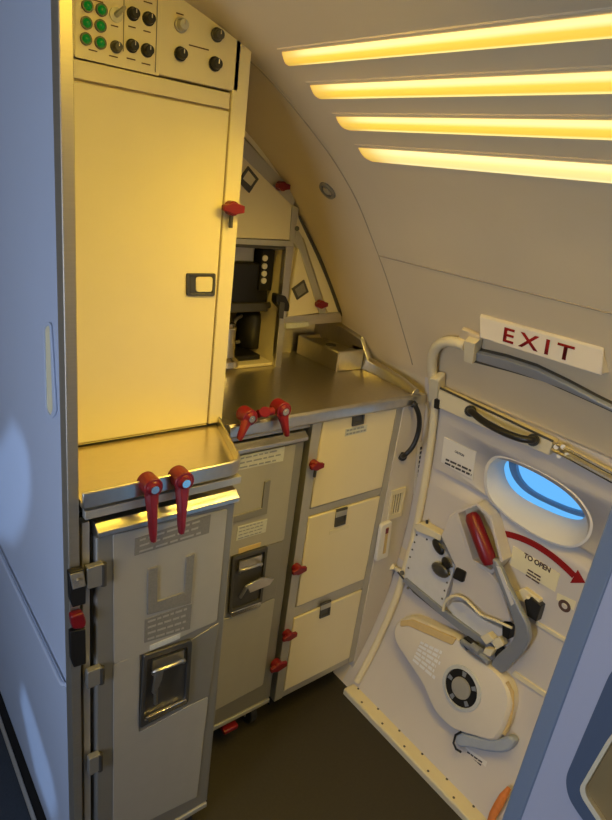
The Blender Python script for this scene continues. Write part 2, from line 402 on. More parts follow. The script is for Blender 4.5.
# red arc with arrow head
ap = spl([(496, 532.5), (508, 534.5), (521, 538.5), (535, 545), (549, 554), (562, 564.5), (574, 576)], 4, False)
bm = B(); tl = []; bl = []
for i, p in enumerate(ap):
    a = V(ap[max(i-1, 0)]); b = V(ap[min(i+1, len(ap)-1)]); d = (b-a).normalized(); n = V((-d.y, d.x))*2.9
    tl.append(tuple(V(p)-n)); bl.append(tuple(V(p)+n))
prism(bm, DO, tl+bl[::-1], .002, .003); prism(bm, DO, [(577.5, 570), (585, 583), (570, 583)][::1], .002, .003)
link('red_arc_arrow', bm, M['redd'], door, smooth=False)['label'] = 'curved red arrow marking'
DL = DP(.18)
q = [(466, 747), (487, 762), (484, 771), (462, 755)]
pc = placard('small_placard', DL, q, M['wplac'], door, .002, .003, 'small white placard near the sill'); lines('small_print', DL, [(467, 750), (484, 762), (482.5, 768), (464.5, 755)], 2, .0022, M['inkk'], pc, .5, (.05, .95), 3)

# door surround: seal tube, top pipe, channel, sill
def sealpt(h): return V((prof(h)-.012, 1.055, h))
bm = B(); tube(bm, [sealpt(.04+i*.05) for i in range(22)], .012, 10); struct(link('trim_6', bm, M['cream']))
bm = B(); PDB = DP(1.2)
pp = [PDB.p(435, 398, .02), PDB.p(433, 380, .02), PDB.p(432, 362, .02), PDB.p(435, 349, .02), PDB.p(443, 342.5, .02), PDB.p(454, 341.5, .02), PDB.p(466, 345.5, .02)]
tube(bm, spl(pp, 4, False), .014, 12); prism(bm, PDB, [(464, 341), (475, 344), (472, 364), (464, 361)], .035, .03); struct(link('trim_7', bm, M['cream']))
bm = B(); prism(bm, PDB, rnd([(429, 378), (438, 380), (436.5, 405), (427.5, 402)], 3), .04, .035); struct(link('trim_8', bm, M['cream'], None, .003))
PCH = DP(1.25)
bm = B(); prism(bm, PCH, [(473, 349.5), (503, 356.5), (534, 366.5), (566, 382), (594, 397), (640, 420), (640, 424), (612, 412.5), (578, 397), (544, 382), (508, 371.5), (473, 362.5)], .012, .012); struct(link('trim_9', bm, M['dark'], None, .001))
bm = B(); prism(bm, PCH, [(476, 353), (503, 359.5), (534, 369.5), (566, 385), (594, 400), (630, 418), (630, 420), (594, 403.5), (560, 388), (520, 374), (476, 361)], .022, .012); struct(link('trim_10', bm, M['lever'], None, .002))
bm = B(); prism(bm, PCH, [(461, 329), (466, 331), (480, 337), (478, 347), (464, 344), (458, 338)], .014, .012); struct(link('trim_11', bm, M['liner'], None, .003))
bm = B(); box(bm, 1.252, 1.312, -.6, 1.068, -.005, .022); struct(link('sill', bm, M['cream'], None, .005))
bm = B()
for i in range(22):
    cyl(bm, (1.267 if i % 2 else 1.296, 1.04-i*.05, .021), (1.267 if i % 2 else 1.296, 1.04-i*.05, .0228), .004, 10)
struct(link('sill_hole_discs', bm, M['dark'], bpy.data.objects['sill']))  # dark discs standing in for the holes in the sill strip

# filler wall between the base cabinet and the door frame, following the seal
bm = B(); hh = [.0, .05, .1, .2, .33, .5, .65, .8, .95, 1.085]
xz = [(1.318, h) for h in hh]+[(max(prof(h)-.002, 1.322), h) for h in hh[::-1]]
solid(bm, [V((x, 1.100, z)) for x, z in xz], [V((x, 1.14, z)) for x, z in xz]); struct(link('wall_filler', bm, M['doorskin'], None, .001))
# door frame reveal between filler and seal
bm = B(); rings = [[V((prof(h), 1.045, h)), V((prof(h), 1.11, h)), V((prof(h)+.02, 1.11, h)), V((prof(h)+.02, 1.045, h))] for h in [.0+i*.06 for i in range(20)]]
loft(bm, rings); struct(link('trim_12', bm, M['doorskin']))

# ------------------------------------------------------------------ right partition
XP = .70
PP = PX(XP)
e0 = PP.p(515, 820).y
bm = B(); box(bm, XP, XP+.035, -1.2, e0-.004, 0, 1.84); pw = struct(link('wall_partition', bm, M['part'], None, .004))
ZT = [(612, 668), (565, 778), (568, 797), (577, 812), (592, 832), (720, 1010), (760, 560)]
out = rnd(ZT, 14, 5); inn = [(612, 735), (581, 788), (583, 797), (590, 808), (602, 826), (720, 985), (760, 640)]
inn = rnd(inn, 10, 5)
e1 = PP.p(500, 820).y
bm = B(); xz = [(XP-.002, e0-.008), (XP+.004, e1), (XP+.034, e1), (XP+.037, e0-.008)]
solid(bm, [V((x, y, 0)) for x, y in xz], [V((x, y, 1.84)) for x, y in xz]); struct(link('trim_13', bm, M['partedge'], None, .003))
fr = thing('framed_panel', 'amber framed panel in a dark blue rounded frame on the lavender partition', 'panel', PP.p(600, 790))
bm = B(); ringp(bm, PP, out, inn, .010, .009); link('frame', bm, M['frame'], fr, .002)
bm = B(); ringp(bm, PP, [lerpq(p, (680, 790), -.02) for p in inn], [lerpq(p, (680, 790), .035) for p in inn], .012, .010); link('inner_rim', bm, M['cream'], fr, .001)
bm = B(); prism(bm, PP, [lerpq(p, (680, 790), .05) for p in inn], .005, .004); link('panel', bm, M['gold'], fr)

# ------------------------------------------------------------------ left wall fittings
h = thing('recessed_pull', 'tall narrow recessed cream pull with pale rim in the blue galley side wall', 'handle', PL.p(48, 372))
o1 = rnd([(40.5, 324), (50, 321), (55.5, 413), (51, 420), (44, 412)], 5); o2 = [lerpq((48, 371), p, .78) for p in o1]
o2 = [(48+(x-48)*.6, 371+(y-371)*.93) for x, y in o1]
bm = B(); ringp(bm, PL, o1, o2, .004, .0035); link('rim', bm, M['bluewall'], h, .001)
bm = B(); prism(bm, PL, o2, .0012, .001); link('cup', bm, M['yplac'], h)
bm = B(); rp = [PL.p(-60, 420, .012), PL.p(0, 545, .012), PL.p(60, 672, .012)]
rz = .643
tube(bm, spl([V((.281, 2.2, rz)), V((.281, 1.5, rz)), V((.281, 1.06, rz)), V((.281, .985, rz)), V((.283, .968, rz)), V((.290, .963, rz))], 4, False), .0045, 10)
tag(link('bumper_rail', bm, M['bluewall']), 'thin pale blue rail running along the blue galley side wall', 'rail')
lt = thing('cart_latch', 'black latch block with red button on the steel edge of the galley side wall', 'latch', PS.p(78, 640))
bm = B(); prism(bm, PS, [(69, 573), (84, 569), (86.5, 586), (86, 604), (73, 608), (70, 600)], .014, .0135); link('upper_block', bm, M['black'], lt, .002)
bm = B(); prism(bm, PS, [(70, 575), (83.5, 571.5), (86, 586), (73, 590)], .0165, .003); cyl(bm, PS.p(77.5, 580, .016), PS.p(77.5, 580, .020), .003, 10); link('strike_plate', bm, M['plac'], lt, .001)
bm = B(); prism(bm, PS, rnd([(71, 617), (84, 613), (87, 624), (84, 629), (73, 630)], 3), .018, .0175); link('button', bm, M['red'], lt, .003)
bm = B(); prism(bm, PS, [(70, 632), (86, 629), (86.5, 664), (74, 668), (71, 660)], .012, .0115); link('lower_block', bm, M['black'], lt, .002)

# ------------------------------------------------------------------ turn latches
def turnlatch(name, parent, pl, hub, tip, off, wpx, m=None):
    k = mpp(pl, *hub)*wpx; n = pl.n
    c = pl.p(hub[0], hub[1], off); t = pl.p(tip[0], tip[1], off+.012); d = (t-c); L = d.length; d.normalize(); s = d.cross(n).normalized()
    bm = B(); cyl(bm, c-n*.02, c+n*.014, k, 20); cyl(bm, c+n*.0139, c+n*.018, k*.8, 20, k*.55)
    rings = []
    for u, wd, th in ((0, .8, .010), (.25, .62, .011), (.55, .44, .010), (.85, .36, .009), (1, .28, .006)):
        q = c+d*L*u+n*(.004+.008*u); rings.append([q+s*k*wd-n*th*.6, q+s*k*wd+n*th*.4, q+s*k*wd*.5+n*th, q-s*k*wd*.5+n*th, q-s*k*wd+n*th*.4, q-s*k*wd-n*th*.6])
    loft(bm, rings); o = link(name, bm, m or M['red'], parent, .0015)
    bm = B(); cyl(bm, c+n*.016, c+n*.021, k*.42, 16); cyl(bm, c+n*.0205, c+n*.0215, k*.16, 8); link('latch_bolt', bm, M['bright'], o)
    return o
def wing(name, parent, pl, c, wpx, off, stem=True):
    k = mpp(pl, *c)*wpx; q = pl.p(c[0], c[1], off); n = pl.n; r = pl.r; u = pl.u; bm = B()
    cyl(bm, q-n*.012, q+n*.012, k*.32, 14)
    rings = []
    for t, hh in ((-.55, .12), (-.3, .17), (0, .26), (.3, .2), (.55, .15)):
        rings.append([q+r*k*t+u*k*hh+n*.004, q+r*k*t+u*k*hh+n*.014, q+r*k*t-u*k*hh+n*.014, q+r*k*t-u*k*hh+n*.004])
    loft(bm, rings); o = link(name, bm, M['red'], parent, .0015)
    if stem:
        bm = B(); box(bm, -1, 1, -1, 1, -1, 1)
        for v in bm.verts: v.co = q+r*v.co.x*k*.07-u*(k*.45+v.co.z*k*.4)+n*(.004+v.co.y*.003)
        link('latch_stem', bm, M['dark'], o)
    return o

# ------------------------------------------------------------------ tall cabinet (tower)
TX0, TX1 = .305, .700
def PTp(x, y): p = PT.p(x, y); return (p.x, p.z)
rx = PTp(241, 60)[0]; tcut = PTp(241, 22)[1]; tcx, tcz = PTp(213, 0)
tw = thing('galley_cabinet', 'tall cream galley cabinet with large door above the steel shelf', 'cabinet', (.5, 1.4, 1.09))
PTb = Plane((0, 1.125, 0), (0, -1, 0), (1, 0, 0), (0, 0, 1))
dtop = PTp(74.4, 57.4)[1]
bm = B(); sl = (tcz-tcut)/(tcx-rx); topz = min(1.93, tcut+sl*(TX0-rx))
xz = [(TX0, 1.094), (rx+.018, 1.094), (rx+.018, tcut-.03), (rx, tcut), (rx-.1, min(tcut-sl*.1, 1.93)), (TX0, 1.93)]
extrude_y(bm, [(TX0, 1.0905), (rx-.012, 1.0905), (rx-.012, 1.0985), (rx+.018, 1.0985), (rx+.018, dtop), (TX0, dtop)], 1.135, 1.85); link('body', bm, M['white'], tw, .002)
# door and surrounding rails
dl, dr, db, dt = TX0+.004, PTp(228, 110)[0], PTp(120, 436)[1], PTp(150, 96)[1]
bm = B(); box(bm, TX0, dr+.001, 1.122, 1.136, dt+.004, dtop-.002); link('top_rail', bm, M['white'], tw, .0015)
bm = B(); box(bm, dr+.003, rx+.018, 1.118, 1.136, 1.094, PTp(243, 42)[1]); link('side_post', bm, M['white'], tw, .002)
bm = B(); box(bm, TX0, dr+.001, 1.1215, 1.1365, 1.092, db-.004); link('bottom_rail', bm, M['white'], tw, .0015)
bm = B(); box(bm, dl, dr, 1.120, 1.135, db, dt); dd = link('door', bm, M['white'], tw, .0015)
bm = B(); q = rnd([(187, 273.5), (216, 273.5), (215, 296), (187, 296)], 2); qi = rnd([(190, 276), (213.5, 276), (212.5, 293.5), (190, 293.5)], 2)
ringp(bm, PT, q, qi, .009, .006); prism(bm, PT, qi, .006, .003); ph = link('latch_plate', bm, M['dark'], dd, .0008)
bm = B(); prism(bm, PT, rnd([(196, 277), (213, 277), (212.3, 292), (196, 292)], 3), .0085, .003); link('latch_paddle', bm, M['cream'], dd, .001)
wing('turn_latch', tw, PT, (231, 208), 19, .012)
# control panel
cpn = thing('control_panel', 'cream galley control panel with green lamps and black knobs at the top', 'control panel', (.5, 1.13, dtop))
bm = B(); cr = PTp(236, 94)[0]
xz = [(TX0, dtop+.002), (cr, dtop+.002), (cr, tcut), (cr-.10, min(1.93, tcut-sl*.1+.002)), (TX0, 1.93)]
zb = tcut-sl*(cr-TX0); xt = cr-(1.925-tcut)/(-sl)
xz = [(TX0, dtop+.002), (cr, dtop+.002), (cr, tcut), (max(xt, TX0+.01), 1.925), (TX0, 1.925)]
extrude_y(bm, xz, 1.118, 1.80); link('fascia', bm, M['white'], cpn, .002)
bm = B(); prism(bm, PT, [(75, -30), (163, -12), (159, 76), (75, 57)], .0085, .001); link('module_plate', bm, M['white'], cpn, .0006)
bm = B(); box(bm, cr+.001, cr+.012, 1.124, 1.80, dtop, tcut-.01); link('side_gap', bm, M['dark'], cpn)
def dome(px, py, r, m, nm, off=.009, hgt=.010):
    c = PT.p(px, py, off); n = PT.n; k = mpp(PT, px, py)*r; bm = B(); rings = []
    for u, rr in ((-.2, 1), (.15, 1), (.5, .92), (.8, .7), (1, .3)):
        rings.append([c+n*hgt*u+V((math.cos(a*.3927), 0, math.sin(a*.3927)))*k*rr for a in range(16)])
    loft(bm, rings); return link(nm, bm, m, cpn)
for x, y in ((87, 6), (101, 10), (86, 23), (100, 26), (85.5, 39), (100, 43)):
    dome(x, y, 4.6, M['green'], 'green_lamp'); 
    bm = B(); c = PT.p(x, y, .0085); ro = [c+V((math.cos(a*.3142), 0, math.sin(a*.3142)))*mpp(PT, x, y)*5.6 for a in range(20)]; ri = [c+(p-c)*.75 for p in ro]
    loft(bm, [ro, [p+PT.n*.005 for p in ro], [p+PT.n*.005 for p in ri], ri], False, False); link('lamp_bezel', bm, M['dark'], cpn)
def knob(px, py, r, m, nm='knob'):
    c = PT.p(px, py, .008); n = PT.n; k = mpp(PT, px, py)*r; bm = B()
    cyl(bm, c, c+n*.004, k*1.05, 18); cyl(bm, c+n*.0039, c+n*.016, k*.85, 18, k*.72); o = link(nm, bm, m, cpn, .0006)
    bm = B(); box(bm, c.x-k*.08, c.x+k*.08, c.y-.0172, c.y-.0155, c.z, c.z+k*.6); link('pointer', bm, M['bright'], o); return o
for x, y in ((132.5, 14), (148, 19), (131.5, 46), (146.5, 50.5), (180, 54), (214.5, 64)): knob(x, y, 5.6, M['black'])
knob(115.5, 47, 5.2, M['dark']); knob(180.5, 25, 6.0, M['alu'], 'grey_knob'); knob(216.5, 35, 5.4, M['dark'])
bm = B(); c = PT.p(115.5, 15, .008); cyl(bm, c, c+PT.n*.004, .011, 14); cyl(bm, c+PT.n*.004, c+V((.006, -.024, .010)), .0045, 10, .003); link('toggle', bm, M['alu'], cpn)
for x, y, wd in ((96, 0.5, 10), (132, 27, 5), (147, 31.5, 5), (131, 59, 6), (146, 64, 6), (114.5, 26, 5), (113.5, 56.5, 6), (93, 50.5, 6), (180, 14, 5), (199, 47.5, 14), (148, 2.5, 6)):
    p = PT.p(x, y, .0098 if x < 160 else .0075); k = mpp(PT, x, y); bm = B()
    box(bm, p.x-k*wd*.7, p.x+k*wd*.7, p.y-.0004, p.y+.0004, p.z-k*.5, p.z+k*.5)
    link('engraved_caption', bm, M['ink'], cpn, smooth=False)
bm = B(); a = PT.p(157.5, 0, .0095); b = PT.p(154.5, 72, .0095); box(bm, a.x-.0008, a.x+.0008, a.y-.0003, a.y, b.z, 1.92)
a = PT.p(124, 0, .0095); box(bm, a.x-.0008, a.x+.0008, a.y-.0003, a.y, PT.p(122, 52).z, 1.92); link('engraved_rule', bm, M['plac'], cpn, smooth=False)

# ------------------------------------------------------------------ steel shelf in front of the tall cabinet
SX0, SX1 = .3045, .632
sh = thing('steel_shelf', 'shallow stainless steel shelf above the left trolley with rounded front corner', 'shelf', (.47, 1.0, 1.03))
bm = B(); o = [(SX0, .907), (SX1-.037, .907), (SX1-.014, .915), (SX1-.002, .937), (SX1+.058, 1.1205), (SX0, 1.1205)]
solid(bm, [V((x, y, 1.089)) for x, y in o], [V((x, y, 1.079)) for x, y in o]); link('tray', bm, M['tray'], sh)
bm = B(); lip = [(SX0, .902), (SX1-.035, .902), (SX1-.016, .907), (SX1-.002, .922), (SX1+.004, .937), (SX1+.064, 1.117)]
def liprun(pts, w_, z0, z1):
    bm = B(); n = len(pts); inner = []
    for i, p in enumerate(pts):
        a = V(pts[max(i-1, 0)]); b = V(pts[min(i+1, n-1)]); d = (b-a).normalized(); inner.append((p[0]-d.y*w_, p[1]+d.x*w_))
    rings = [[V((a[0], a[1], z0)), V((a[0], a[1], z1)), V((b[0], b[1], z1)), V((b[0], b[1], z0))] for a, b in zip(pts, inner)]
    return loft(bm, rings)
link('rim', liprun(lip, .006, 1.078, 1.110), M['steelh'], sh, .0025)
bm = B(); box(bm, SX0+.006, SX1-.004, .909, .926, 1.052, 1.069); link('under_rail', bm, M['alu'], sh, .001)
turnlatch('turn_latch', sh, PY(.900), (150.5, 485), (150.5, 538), .006, 9.2)
turnlatch('turn_latch', sh, PY(.900), (181.5, 479), (178.5, 530), .006, 9.2)
bm = B(); box(bm, .305, .327, .945, .965, 0, 1.035); struct(link('trim_14', bm, M['void'], None))
bm = B(); box(bm, .310, .3235, .925, .9445, 0, 1.037); struct(link('trim_15', bm, M['alu'], None, .001))

# ------------------------------------------------------------------ trolleys
def cart(pl, x0, x1, yf, ytop_z, zbot, label, px, hinges=True):
    """px: dict of outlines in the photo for fittings on the door."""
    t = thing('galley_trolley', label, 'trolley', ((x0+x1)/2, yf+.2, 0), 'galley trolleys')
    bm = B(); box(bm, x0, x1, yf+.022, yf+.62, zbot+.0, ytop_z-.004); link('body', bm, M['cartf'], t, .003)
    bm = B(); box(bm, x0+.001, x1-.001, yf, yf+.024, zbot+.004, ytop_z-.026); d = link('door', bm, M['cartf'], t, .004)
    bm = B(); zz = ytop_z
    solid(bm, *[[V((x, yf+a, zz+b)) for a, b in ((-.004, -.028), (-.012, -.022), (-.012, -.013), (-.003, -.008), (.004, -.001), (.03, 0), (.03, -.03))] for x in (x0, x1)])
    link('top_rail', bm, M['steelh'], t, .001)
    for key in ('upper', 'lower'):
        bm = B(); prism(bm, pl, rnd(px[key], 2.5), .0025, .0025); link(key+'_panel', bm, M['cart'], d, .001)
    bm = B(); prism(bm, pl, px['plac'], .0037, .002); p = link('placard', bm, M['plac' if px.get('dk', 1) else 'placl'], d, smooth=False)
    tl, tr, br, bl = px['plac']; lines('small_print', pl, [tl, tr, br, bl], 3, .0038, M['cart'] if px.get('dk', 1) else M['lever'], p, .3, (.06, .94), 6)
    bm = B(); prism(bm, pl, px['u'], .006, .004); u = link('card_holder', bm, M['plac'] if px.get('dk', 1) else M['cartf'], d, .0008)
    bm = B(); prism(bm, pl, px['plac2'], .0037, .002); p = link('placard', bm, M['plac' if px.get('dk', 1) else 'placl'], d, smooth=False)
    lines('small_print', pl, px['plac2'], 4, .0038, M['cart'] if px.get('dk', 1) else M['lever'], p, .3, (.06, .94), 6)
    bm = B(); prism(bm, pl, px['tag'], .004, .003); p = link('tag', bm, M['placl'] if px.get('dk', 1) else M['tan'], d, smooth=False)
    bm = B(); prism(bm, pl, px['band'], .003, .0025); link('latch_band', bm, M['cartf'], d, .001)
    o = px['rec']; cx = sum(p[0] for p in o)/4; cy = sum(p[1] for p in o)/4
    ro = rnd(o, 3); ri = [lerpq((cx, cy), p, .84) for p in ro]
    bm = B(); ringp(bm, pl, ro, ri, .009, .008); rec = link('latch_surround', bm, M['dark'], d, .0015)
    bm = B(); prism(bm, pl, ri, .003, .002); link('latch_recess', bm, M['dark'], rec)
    bm = B(); prism(bm, pl, px['lip'], .011, .006); link('latch_lip', bm, M['bright'], rec, .001)
    tl, tr, br, bl = o
    def q(u, v): return lerpq(lerpq(tl, tr, u), lerpq(bl, br, u), v)
    bm = B(); tube(bm, spl([pl.p(*q(.22, .30), .006), pl.p(*q(.24, .28), .022), pl.p(*q(.5, .28), .026), pl.p(*q(.82, .28), .022), pl.p(*q(.84, .30), .006)], 4, False), .0045, 8)
    prism(bm, pl, [q(.2, .12), q(.84, .12), q(.84, .26), q(.2, .26)], .010, .006); link('latch_bar', bm, M['steelh'], rec)
    bm = B(); prism(bm, pl, px['paddle'], .024, .006); tube(bm, [pl.p(*px['paddle'][0], .02), pl.p(*q(.3, .75), .014)], .005, 8); link('latch_paddle', bm, M['steelh'], rec, .001)
    if hinges:
        for hq in px['hinge']:
            bm = B(); prism(bm, pl, rnd(hq, 2), .012, .014); hn = link('hinge', bm, M['cartf'], d, .0015)
            a = lerpq(hq[1], hq[2], 0); b = lerpq(hq[1], hq[2], 1); bm = B(); cyl(bm, pl.p(a[0]-1, a[1], .008), pl.p(b[0]-1, b[1], .008), .006, 10); link('hinge_pin', bm, M['dark'], hn)
    # base and castors
    bm = B(); box(bm, x0+.004, x1-.004, yf-.004, yf+.61, zbot-.012, zbot+.003); link('base', bm, M['alu'], t, .002)
    for cx_ in (x0+.05, x1-.05):
        for cy_ in (yf+.05, yf+.53):
            bm = B(); r = .045
            cyl(bm, (cx_-.012, cy_, r), (cx_+.012, cy_, r), r, 20); cyl(bm, (cx_-.0135, cy_, r), (cx_+.0135, cy_, r), r*.5, 16); c = link('castor', bm, M['rubber'], t, .003)
            bm = B(); box(bm, cx_-.02, cx_-.015, cy_-.02, cy_+.02, r-.01, zbot-.011); box(bm, cx_+.015, cx_+.02, cy_-.02, cy_+.02, r-.01, zbot-.011); box(bm, cx_-.02, cx_+.02, cy_-.02, cy_+.02, zbot-.018, zbot-.011); link('castor_fork', bm, M['alu'], c, .001)
    bm = B(); px0 = x0+(x1-x0)*.42
    box(bm, px0, px0+.05, yf-.012, yf+.05, zbot-.045, zbot-.03); link('brake_pedal', bm, M['red'], t, .004)['label'] = 'red brake pedal'
    return t
c1 = dict(upper=[(113, 535), (227.5, 509), (217, 621), (144, 654), (114, 664)], lower=[(113.5, 668), (139, 733), (189, 706), (208.5, 697), (197, 797), (113, 838)],
          plac=[(135, 539), (211, 514.5), (209, 533), (134.5, 556)],
          u=[(148, 570), (158, 566.5), (157.5, 602), (184.5, 592.5), (186.5, 557), (195, 553.5), (191, 603.5), (147.5, 615)],
          plac2=[(145, 620), (192, 604), (190, 629), (144.5, 643)], tag=[(150, 646), (180.5, 633.5), (180, 638.5), (150, 651)],
          band=[(190, 641), (219, 623), (209.5, 694), (188, 703)], rec=[(144, 656), (192.5, 640), (189, 702), (140, 729)],
          lip=[(147, 718), (186.5, 699.5), (187, 704), (148, 723)], paddle=[(156, 672), (164, 670), (162, 680), (156, 694), (152.5, 694)],
          hinge=[[(87, 569), (104.5, 563.5), (104.5, 585), (87, 590)], [(87.5, 673), (102.5, 667), (102.5, 683), (87.5, 690)], [(89, 760), (101, 754), (101, 770), (89, 777)]])
c1['lower'] = [(113.5, 665), (140, 654), (139, 733), (189, 706), (208.5, 697), (197, 797), (113, 838)]
cart(P1, .331, .626, .916, 1.035, .105, 'grey galley trolley under the steel shelf, the nearer of the two trolleys', c1)
c2 = dict(upper=[(225, 464), (296, 444), (284, 540), (232, 556), (214, 563)], lower=[(210, 622), (230, 618), (262, 604), (275, 598), (263, 685), (205, 716)],
          plac=[(238, 457), (285, 446.5), (283, 461), (236, 471)],
          u=[(228, 492), (236, 489), (233, 517), (262, 508.5), (265, 482), (271, 480), (267, 514), (227, 525)],
          plac2=[(238, 527), (267.5, 519), (265.5, 532), (236, 541)], tag=[(239, 549), (261, 542.5), (260, 546.5), (238.5, 554)],
          band=[(267, 546), (283, 541), (275.5, 596), (262, 602)], rec=[(233, 557), (268.5, 546), (262, 603), (229, 616)],
          lip=[(231.5, 613), (261, 602), (260.5, 606.5), (231.5, 617.5)], paddle=[(247, 586), (262, 578), (274, 579), (270, 585), (250, 593)], dk=0, hinge=[])
cart(PK, .661, .957, 1.107, 1.035, .105, 'grey galley trolley under the worktop, half hidden behind the nearer trolley', c2, False)

# ------------------------------------------------------------------ worktop
WY0, WX1 = 1.096, 1.375
wt = thing('worktop', 'stainless steel galley worktop with raised edges beside the fuselage wall', 'worktop', (1.04, 1.3, 1.05))
o = [(.722, WY0), (WX1-.03, WY0), (WX1, WY0+.02), (WX1+.004, 1.30), (1.372, 1.62), (.722, 1.62)]
bm = B(); solid(bm, [V((x, y, 1.095)) for x, y in o], [V((x, y, 1.085)) for x, y in o]); link('top', bm, M['steelh'], wt)
bm = B(); rp_ = [(.0, 1.089), (-.004, 1.097), (-.011, 1.0975), (-.017, 1.092), (-.019, 1.082), (-.019, 1.066), (-.012, 1.060), (.02, 1.060), (.02, 1.089)]
solid(bm, *[[V((x, WY0+a+.006, z)) for a, z in rp_] for x in (.705, WX1-.004)]); link('front_edge', bm, M['steelh'], wt, .002)
bm = B(); p_ = [(1.352, WY0-.004, 1.112), (1.366, 1.16, 1.122), (1.374, 1.25, 1.130), (1.376, 1.325, 1.137), (1.375, 1.345, 1.165), (1.372, 1.365, 1.195), (1.36, 1.45, 1.215), (1.335, 1.575, 1.235)]
rings = [[V((x-.020, y, 1.0955)), V((x-.014, y, z-.008)), V((x-.004, y, z)), V((min(x+.010, prof(z)-.004), y, z-.004)), V((x+.012, y, 1.085))] for x, y, z in p_]
loft(bm, rings); link('side_lip', bm, M['steelh'], wt, .002)
bm = B(); box(bm, 1.10, 1.345, 1.56, 1.575, 1.095, 1.26); link('backsplash', bm, M['steel'], wt, .001)
bm = B(); box(bm, .70, .722, 1.10, 1.62, 1.06, 1.094); link('end_piece', bm, M['steel'], wt)
turnlatch('turn_latch', wt, PY(1.078), (247.5, 416), (236, 438), .002, 7)
turnlatch('turn_latch', wt, PY(1.078), (281, 409), (284, 434), .002, 7)
bm = B(); q0 = PY(1.078).p(258, 414, .01); q1 = PY(1.078).p(273, 411, .01); cyl(bm, q0, q1, .010, 12); cyl(bm, PY(1.078).p(265, 412, -.004), PY(1.078).p(265, 412, .024), .013, 14); link('latch_link', bm, M['red'], wt, .001)
bm = B(); box(bm, .662, .985, 1.112, 1.13, 1.040, 1.060); link('under_rail', bm, M['alu'], wt, .001)

# raised steel drain box
dbx = thing('drain_box', 'raised stainless steel drain box on the right end of the worktop', 'drain box', (1.30, 1.42, 1.0955))
bm = B(); xa, xb, ya_, yb_ = 1.243, 1.352, 1.335, 1.545
def rc(k, z): return [V((xa+k, ya_+k, z)), V((xb, ya_+k, z)), V((xb, yb_-k, z)), V((xa+k, yb_-k, z))]
loft(bm, [rc(0, 1.0957), rc(0, 1.158), rc(.003, 1.161), rc(.012, 1.161), rc(.02, 1.150)]); link('basin', bm, M['steelh'], dbx, .002)
bm = B(); cyl(bm, (1.30, 1.44, 1.1501), (1.30, 1.44, 1.1525), .018, 18); link('drain', bm, M['dark'], dbx)
bm = B(); cyl(bm, (xa, ya_, 1.0965), (xa, ya_, 1.158), .003, 8); link('corner_highlight', bm, M['bright'], dbx)  # bright rod in place of the highlight along the front corner

# ------------------------------------------------------------------ base cabinet with three doors
bc = thing('base_cabinet', 'base cabinet of three stacked cream doors in a steel frame beside the exit door', 'cabinet', (1.15, 1.3, 0))
CX0, CX1 = .972, 1.318
zs = [PK.p(322, 411).z, PK.p(310, 507.5).z, PK.p(305, 517.5).z, PK.p(293, 607).z, PK.p(291.5, 618).z, PK.p(281.7, 690.6).z]
bm = B(); box(bm, CX0, CX1, 1.125, 1.60, .085, 1.062); link('body', bm, M['alu'], bc)
bm = B(); box(bm, CX0+.03, CX1-.01, 1.16, 1.58, 0, .086); link('plinth', bm, M['void'], bc)
DX0, DX1 = 1.005, 1.289
bm = B(); box(bm, CX0, DX0-.002, 1.102, 1.126, .085, 1.062); link('stile', bm, M['alu'], bc, .001)
bm = B(); box(bm, DX1+.002, CX1, 1.102, 1.126, .085, 1.062); link('stile', bm, M['alu'], bc, .001)
for z0, z1 in ((zs[0]+.002, 1.062), (zs[2]+.002, zs[1]-.002), (zs[4]+.002, zs[3]-.002), (.085, zs[5]-.002)):
    if z1-z0 > .003:
        bm = B(); box(bm, DX0-.002, DX1+.002, 1.104, 1.126, min(z0, z1), max(z0, z1)); link('rail', bm, M['alu'], bc, .001)
fit = [([(354, 407), (366, 404.5), (364, 424), (352.5, 426.5)], [(346, 429), (367.5, 424.5), (366.5, 431.5), (345, 436.5)], 'lever'),
       ([(337, 510), (348, 507), (345.5, 524), (335, 527.5)], [(330, 531), (349.5, 524.5), (348.5, 528), (329, 535)], 'cream'),
       ([(321.5, 604), (331.5, 600), (330, 615), (320, 619)], None, None)]
for i in range(3):
    bm = B(); box(bm, DX0, DX1, 1.100, 1.122, zs[2*i+1]+.001, zs[2*i]-.001); d = link('door', bm, M['white'], bc, .003)
    lp, pc_, mm = fit[i]
    c = lerpq(lp[0], lp[2], .5); bm = B(); PKd = PY(1.100)
    ringp(bm, PKd, lp, [lerpq(c, p, .72) for p in lp], .005, .0045); prism(bm, PKd, [lerpq(c, p, .75) for p in lp], .002, .0015); o_ = link('latch_plate', bm, M['dark'], d, .0006)
    bm = B(); prism(bm, PKd, [lerpq(lp[0], lp[3], .15), lerpq(lp[1], lp[2], .15), lerpq(lp[1], lp[2], .45), lerpq(lp[0], lp[3], .45)], .006, .003); link('latch_paddle', bm, M['alu'], o_, .0005)
    if pc_:
        bm = B(); prism(bm, PKd, pc_, .0012, .001); p = link('placard', bm, M['placl'] if i == 0 else M['cream'], d, smooth=False)
        if i == 0: lines('small_print', PKd, pc_, 2, .0013, M['lever'], p, .5, (.05, .95), 4)
for c, w_ in (((315, 465), 11), ((297.5, 569), 11), ((288, 635), 10.5), ((277, 665), 12)): wing('turn_latch', bc, PY(1.100), c, w_, .008, c[1] < 500)

